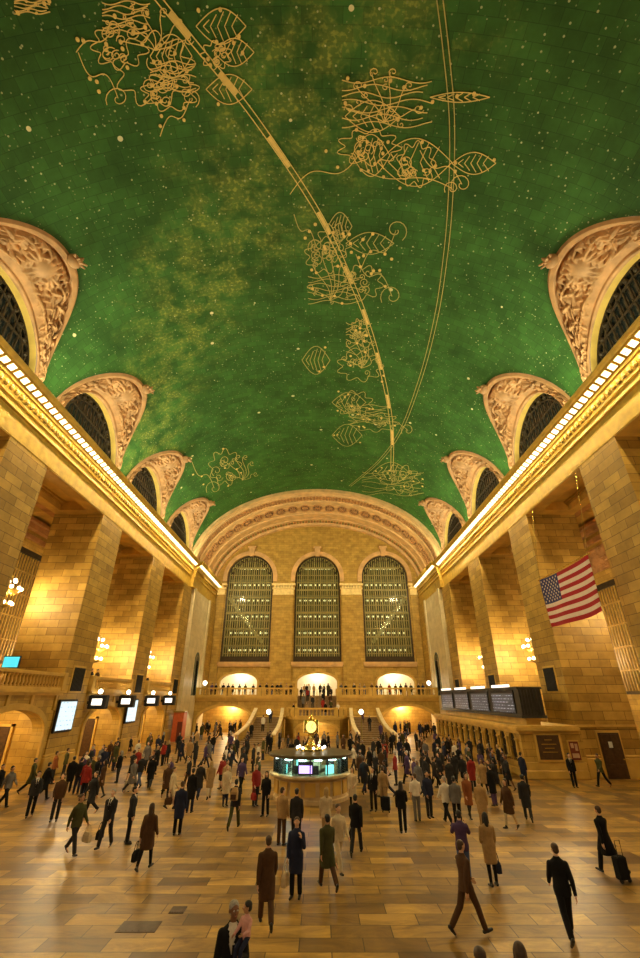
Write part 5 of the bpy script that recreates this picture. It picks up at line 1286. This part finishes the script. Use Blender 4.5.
give((297,817), 'handbag', -1, 'cream', 'pale bag in the hand of the man talking on the phone')
key, x, y, f, sc = PLACED[(458,810)]
h = (hand_at(key, x, y, 0, f, sc, -1)+hand_at(key, x, y, 0, f, sc, 1))/2
t = thing('camera', tuple(h), 'small black camera held up by the person in the purple jacket', 'camera', rotz=radians(f)); mb = MB(); mb.bbox(-.07, .07, -.03, .03, -.045, .05, .008); o = mb.build('body', DARK); o.parent = t; mb = MB(); mb.rings([[(.03*cos(2*pi*i/12), yy, .03*sin(2*pi*i/12)) for i in range(12)] for yy in (-.03, -.07)]); o = mb.build('lens', DARK); o.parent = t

# ---- the rest of the crowd
rc = random.Random(12)
TOPS = ['charcoal','black','navy','black','charcoal','black','brown','black','charcoal','navy','grey','tan','red','olive','white','charcoal','black','purple','brown','charcoal','black']
BOTS = ['black','charcoal','navy','black','charcoal','brown','black','blue']
KEYS = ['suit','suit_walk','jacket','jacket_walk','coat','coat_walk','shirt','woman','woman_walk','woman_jacket','woman_skirt','jacket','coat','coat_walk']
WORD = {'suit':'suit','suit_walk':'suit','jacket':'jacket','jacket_walk':'jacket','coat':'long coat','coat_walk':'long coat','shirt':'shirt','woman':'long coat','woman_walk':'long coat','woman_jacket':'jacket','woman_skirt':'jacket'}
BW = {'woman':'leggings','woman_walk':'leggings','woman_skirt':'skirt'}
def outfit(zone, keys=KEYS):
    for _ in range(400):
        key = rc.choice(keys); top, bot = rc.choice(TOPS), rc.choice(BOTS); hr = rc.choice(['black','brown','black','brown','blond','grey'])
        lb = '%s in %s %s and %s %s, %s hair, %s' % ('woman' if PROTO[key]['fem'] else 'person', top, WORD[key], bot, BW.get(key, 'trousers'), hr, zone)
        if lb not in USED_LABELS: USED_LABELS[lb] = 1; return key, top, bot, hr, lb
def free(x, y, z, d=.72): return all((x-a)**2+(y-b)**2 > d*d for a, b, c in TAKEN if abs(c-z) < 1.2)
def filler(x, y, z, zone, face=None, keys=KEYS, group=None):
    key, top, bot, hr, lb = outfit(zone, keys)
    person(key, x, y, z, rc.uniform(0, 360) if face is None else face, top, bot, hr, rc.choice([0,0,0,1,2]), rc.uniform(.93, 1.03), lb, group)
n = 0; tries = 0
while n < 160 and tries < 6000:
    tries += 1
    px = rc.choice([rc.uniform(60, 262), rc.uniform(60, 262), rc.uniform(352, 505), rc.uniform(352, 505), rc.uniform(255, 365)]); py = 731+rc.random()**1.5*30
    if 262 < px < 352 and py > 741: continue
    p = at_z(px, py, 1.7); x, y = p.x, p.y
    if abs(x) > 16.8 or y > 60 or (x > 13.2 and y < 58) or math.hypot(x-BC[0], y-BC[1]) < 2.8 or (y > 55.5 and abs(x) < 9.8) or (abs(x+5.35) < .7 or abs(x-5.1) < .7) and 54.5 < y < 56 or (x < -15 and y > 59) or not free(x, y, 0): continue
    zone = ('by the blue screens' if y < 40 else 'by the far arcade') if x < -8 else (('between booth and arcade' if y < 38 else 'before the kiosk-side stair') if x < -2.6 else (('beyond the booth' if x < 2.6 else ('between booth and tickets' if x < 8 else 'by the ticket windows')) if y < 42 else ('before the stair landing' if x < 5 else 'by the far ticket windows')))
    filler(x, y, 0, zone, group='crowd on the concourse floor'); n += 1
for s, zone in ((-1, 'at the kiosk-side low arch'), (1, 'at the ticket-side low arch')):
    n = 0; tries = 0
    while n < 17 and tries < 500:
        tries += 1; x, y = s*rc.uniform(10.5, 16.4), rc.uniform(62.6, 75)
        if 68.8 < y < 71.5 and abs(abs(x)-13.2) > 3.2: continue
        if not free(x, y, 0): continue
        filler(x, y, 0, zone, group='people at the low end arches'); n += 1
BK = ['suit','jacket','coat','woman','woman_jacket','shirt']
n = 0
while n < 30:
    x = rc.choice((-1, 1))*rc.uniform(3.6, 15.9)
    if not free(x, 70.75, 4.9, .66): continue
    filler(x, 70.75+rc.uniform(0, .5), 4.9, ('above the kiosk-side low arch' if x < -8.5 else 'at the kiosk-side stair rail' if x < 0 else 'at the ticket-side stair rail' if x < 8.5 else 'above the ticket-side low arch'), rc.uniform(-40, 40) if rc.random() < .7 else 180, BK, 'people at the far balcony rail'); n += 1
n = 0; tries = 0
while n < 12 and tries < 900:
    tries += 1
    i = rc.randrange(15); x = rc.choice((-1, 1))*rc.uniform(.45, 2.4); y = 69.2+3.8*(i+.5)/15; z = LZ+(4.9-LZ)*(i+1)/15
    if not free(x, y, z, .85): continue
    filler(x, y, z, 'on the upper stair flight', rc.choice((0, 180))+rc.uniform(-15, 15), BK, 'people on the upper flight'); n += 1
n = 0
while n < 7:
    x, y = rc.uniform(-2.5, 2.5), rc.uniform(74.0, 75.3)
    if not free(x, y, 4.9, .7): continue
    filler(x, y, 4.9, 'in the bright middle arch', rc.uniform(-30, 30), BK, 'people in the middle arch'); n += 1
for x, y in ((-3.2, 67.2), (-1.4, 66.3), (1.2, 67.6), (2.9, 66.4)): filler(x, y, LZ, 'on the stair landing', rc.uniform(-60, 60), BK, 'people on the landing')
for s, sn in ((-1, 'kiosk'), (1, 'ticket')):
    for i in (4, 9, 13):
        fr = i/16; z = LZ*(1-i/16.0); x = s*(5.2+.18*i*(1 if i != 9 else .8)); y = 65.75-9.25*(i+.5)/16
        filler(x, y, max(0, z), 'on the curved %s-side flight' % sn, rc.choice((0, 180)), BK, 'people on the curved flights')
for (px, py, lb) in ((98, 672, 0), (92, 674, 0), (148, 677, 0), (143, 678, 0)):
    d = ray(px, py); tt = (-18.75-EYE.x)/d.x; p = EYE+d*tt
    if 38.5 < p.y < 46.3 or 51 < p.y < 58.7: filler(-18.75, p.y, 5.2, 'above the nearer arcade arches' if p.y < 47 else 'above the farther arcade arches', 90+rc.uniform(-20, 20), BK, 'people at the arcade balustrade')
# drop the originals the copies were made from
def drop(o):
    for c in list(o.children): drop(c)
    bpy.data.objects.remove(o)
for p in PROTO.values(): drop(p['o'])
for b in BAGS.values(): drop(b[0])
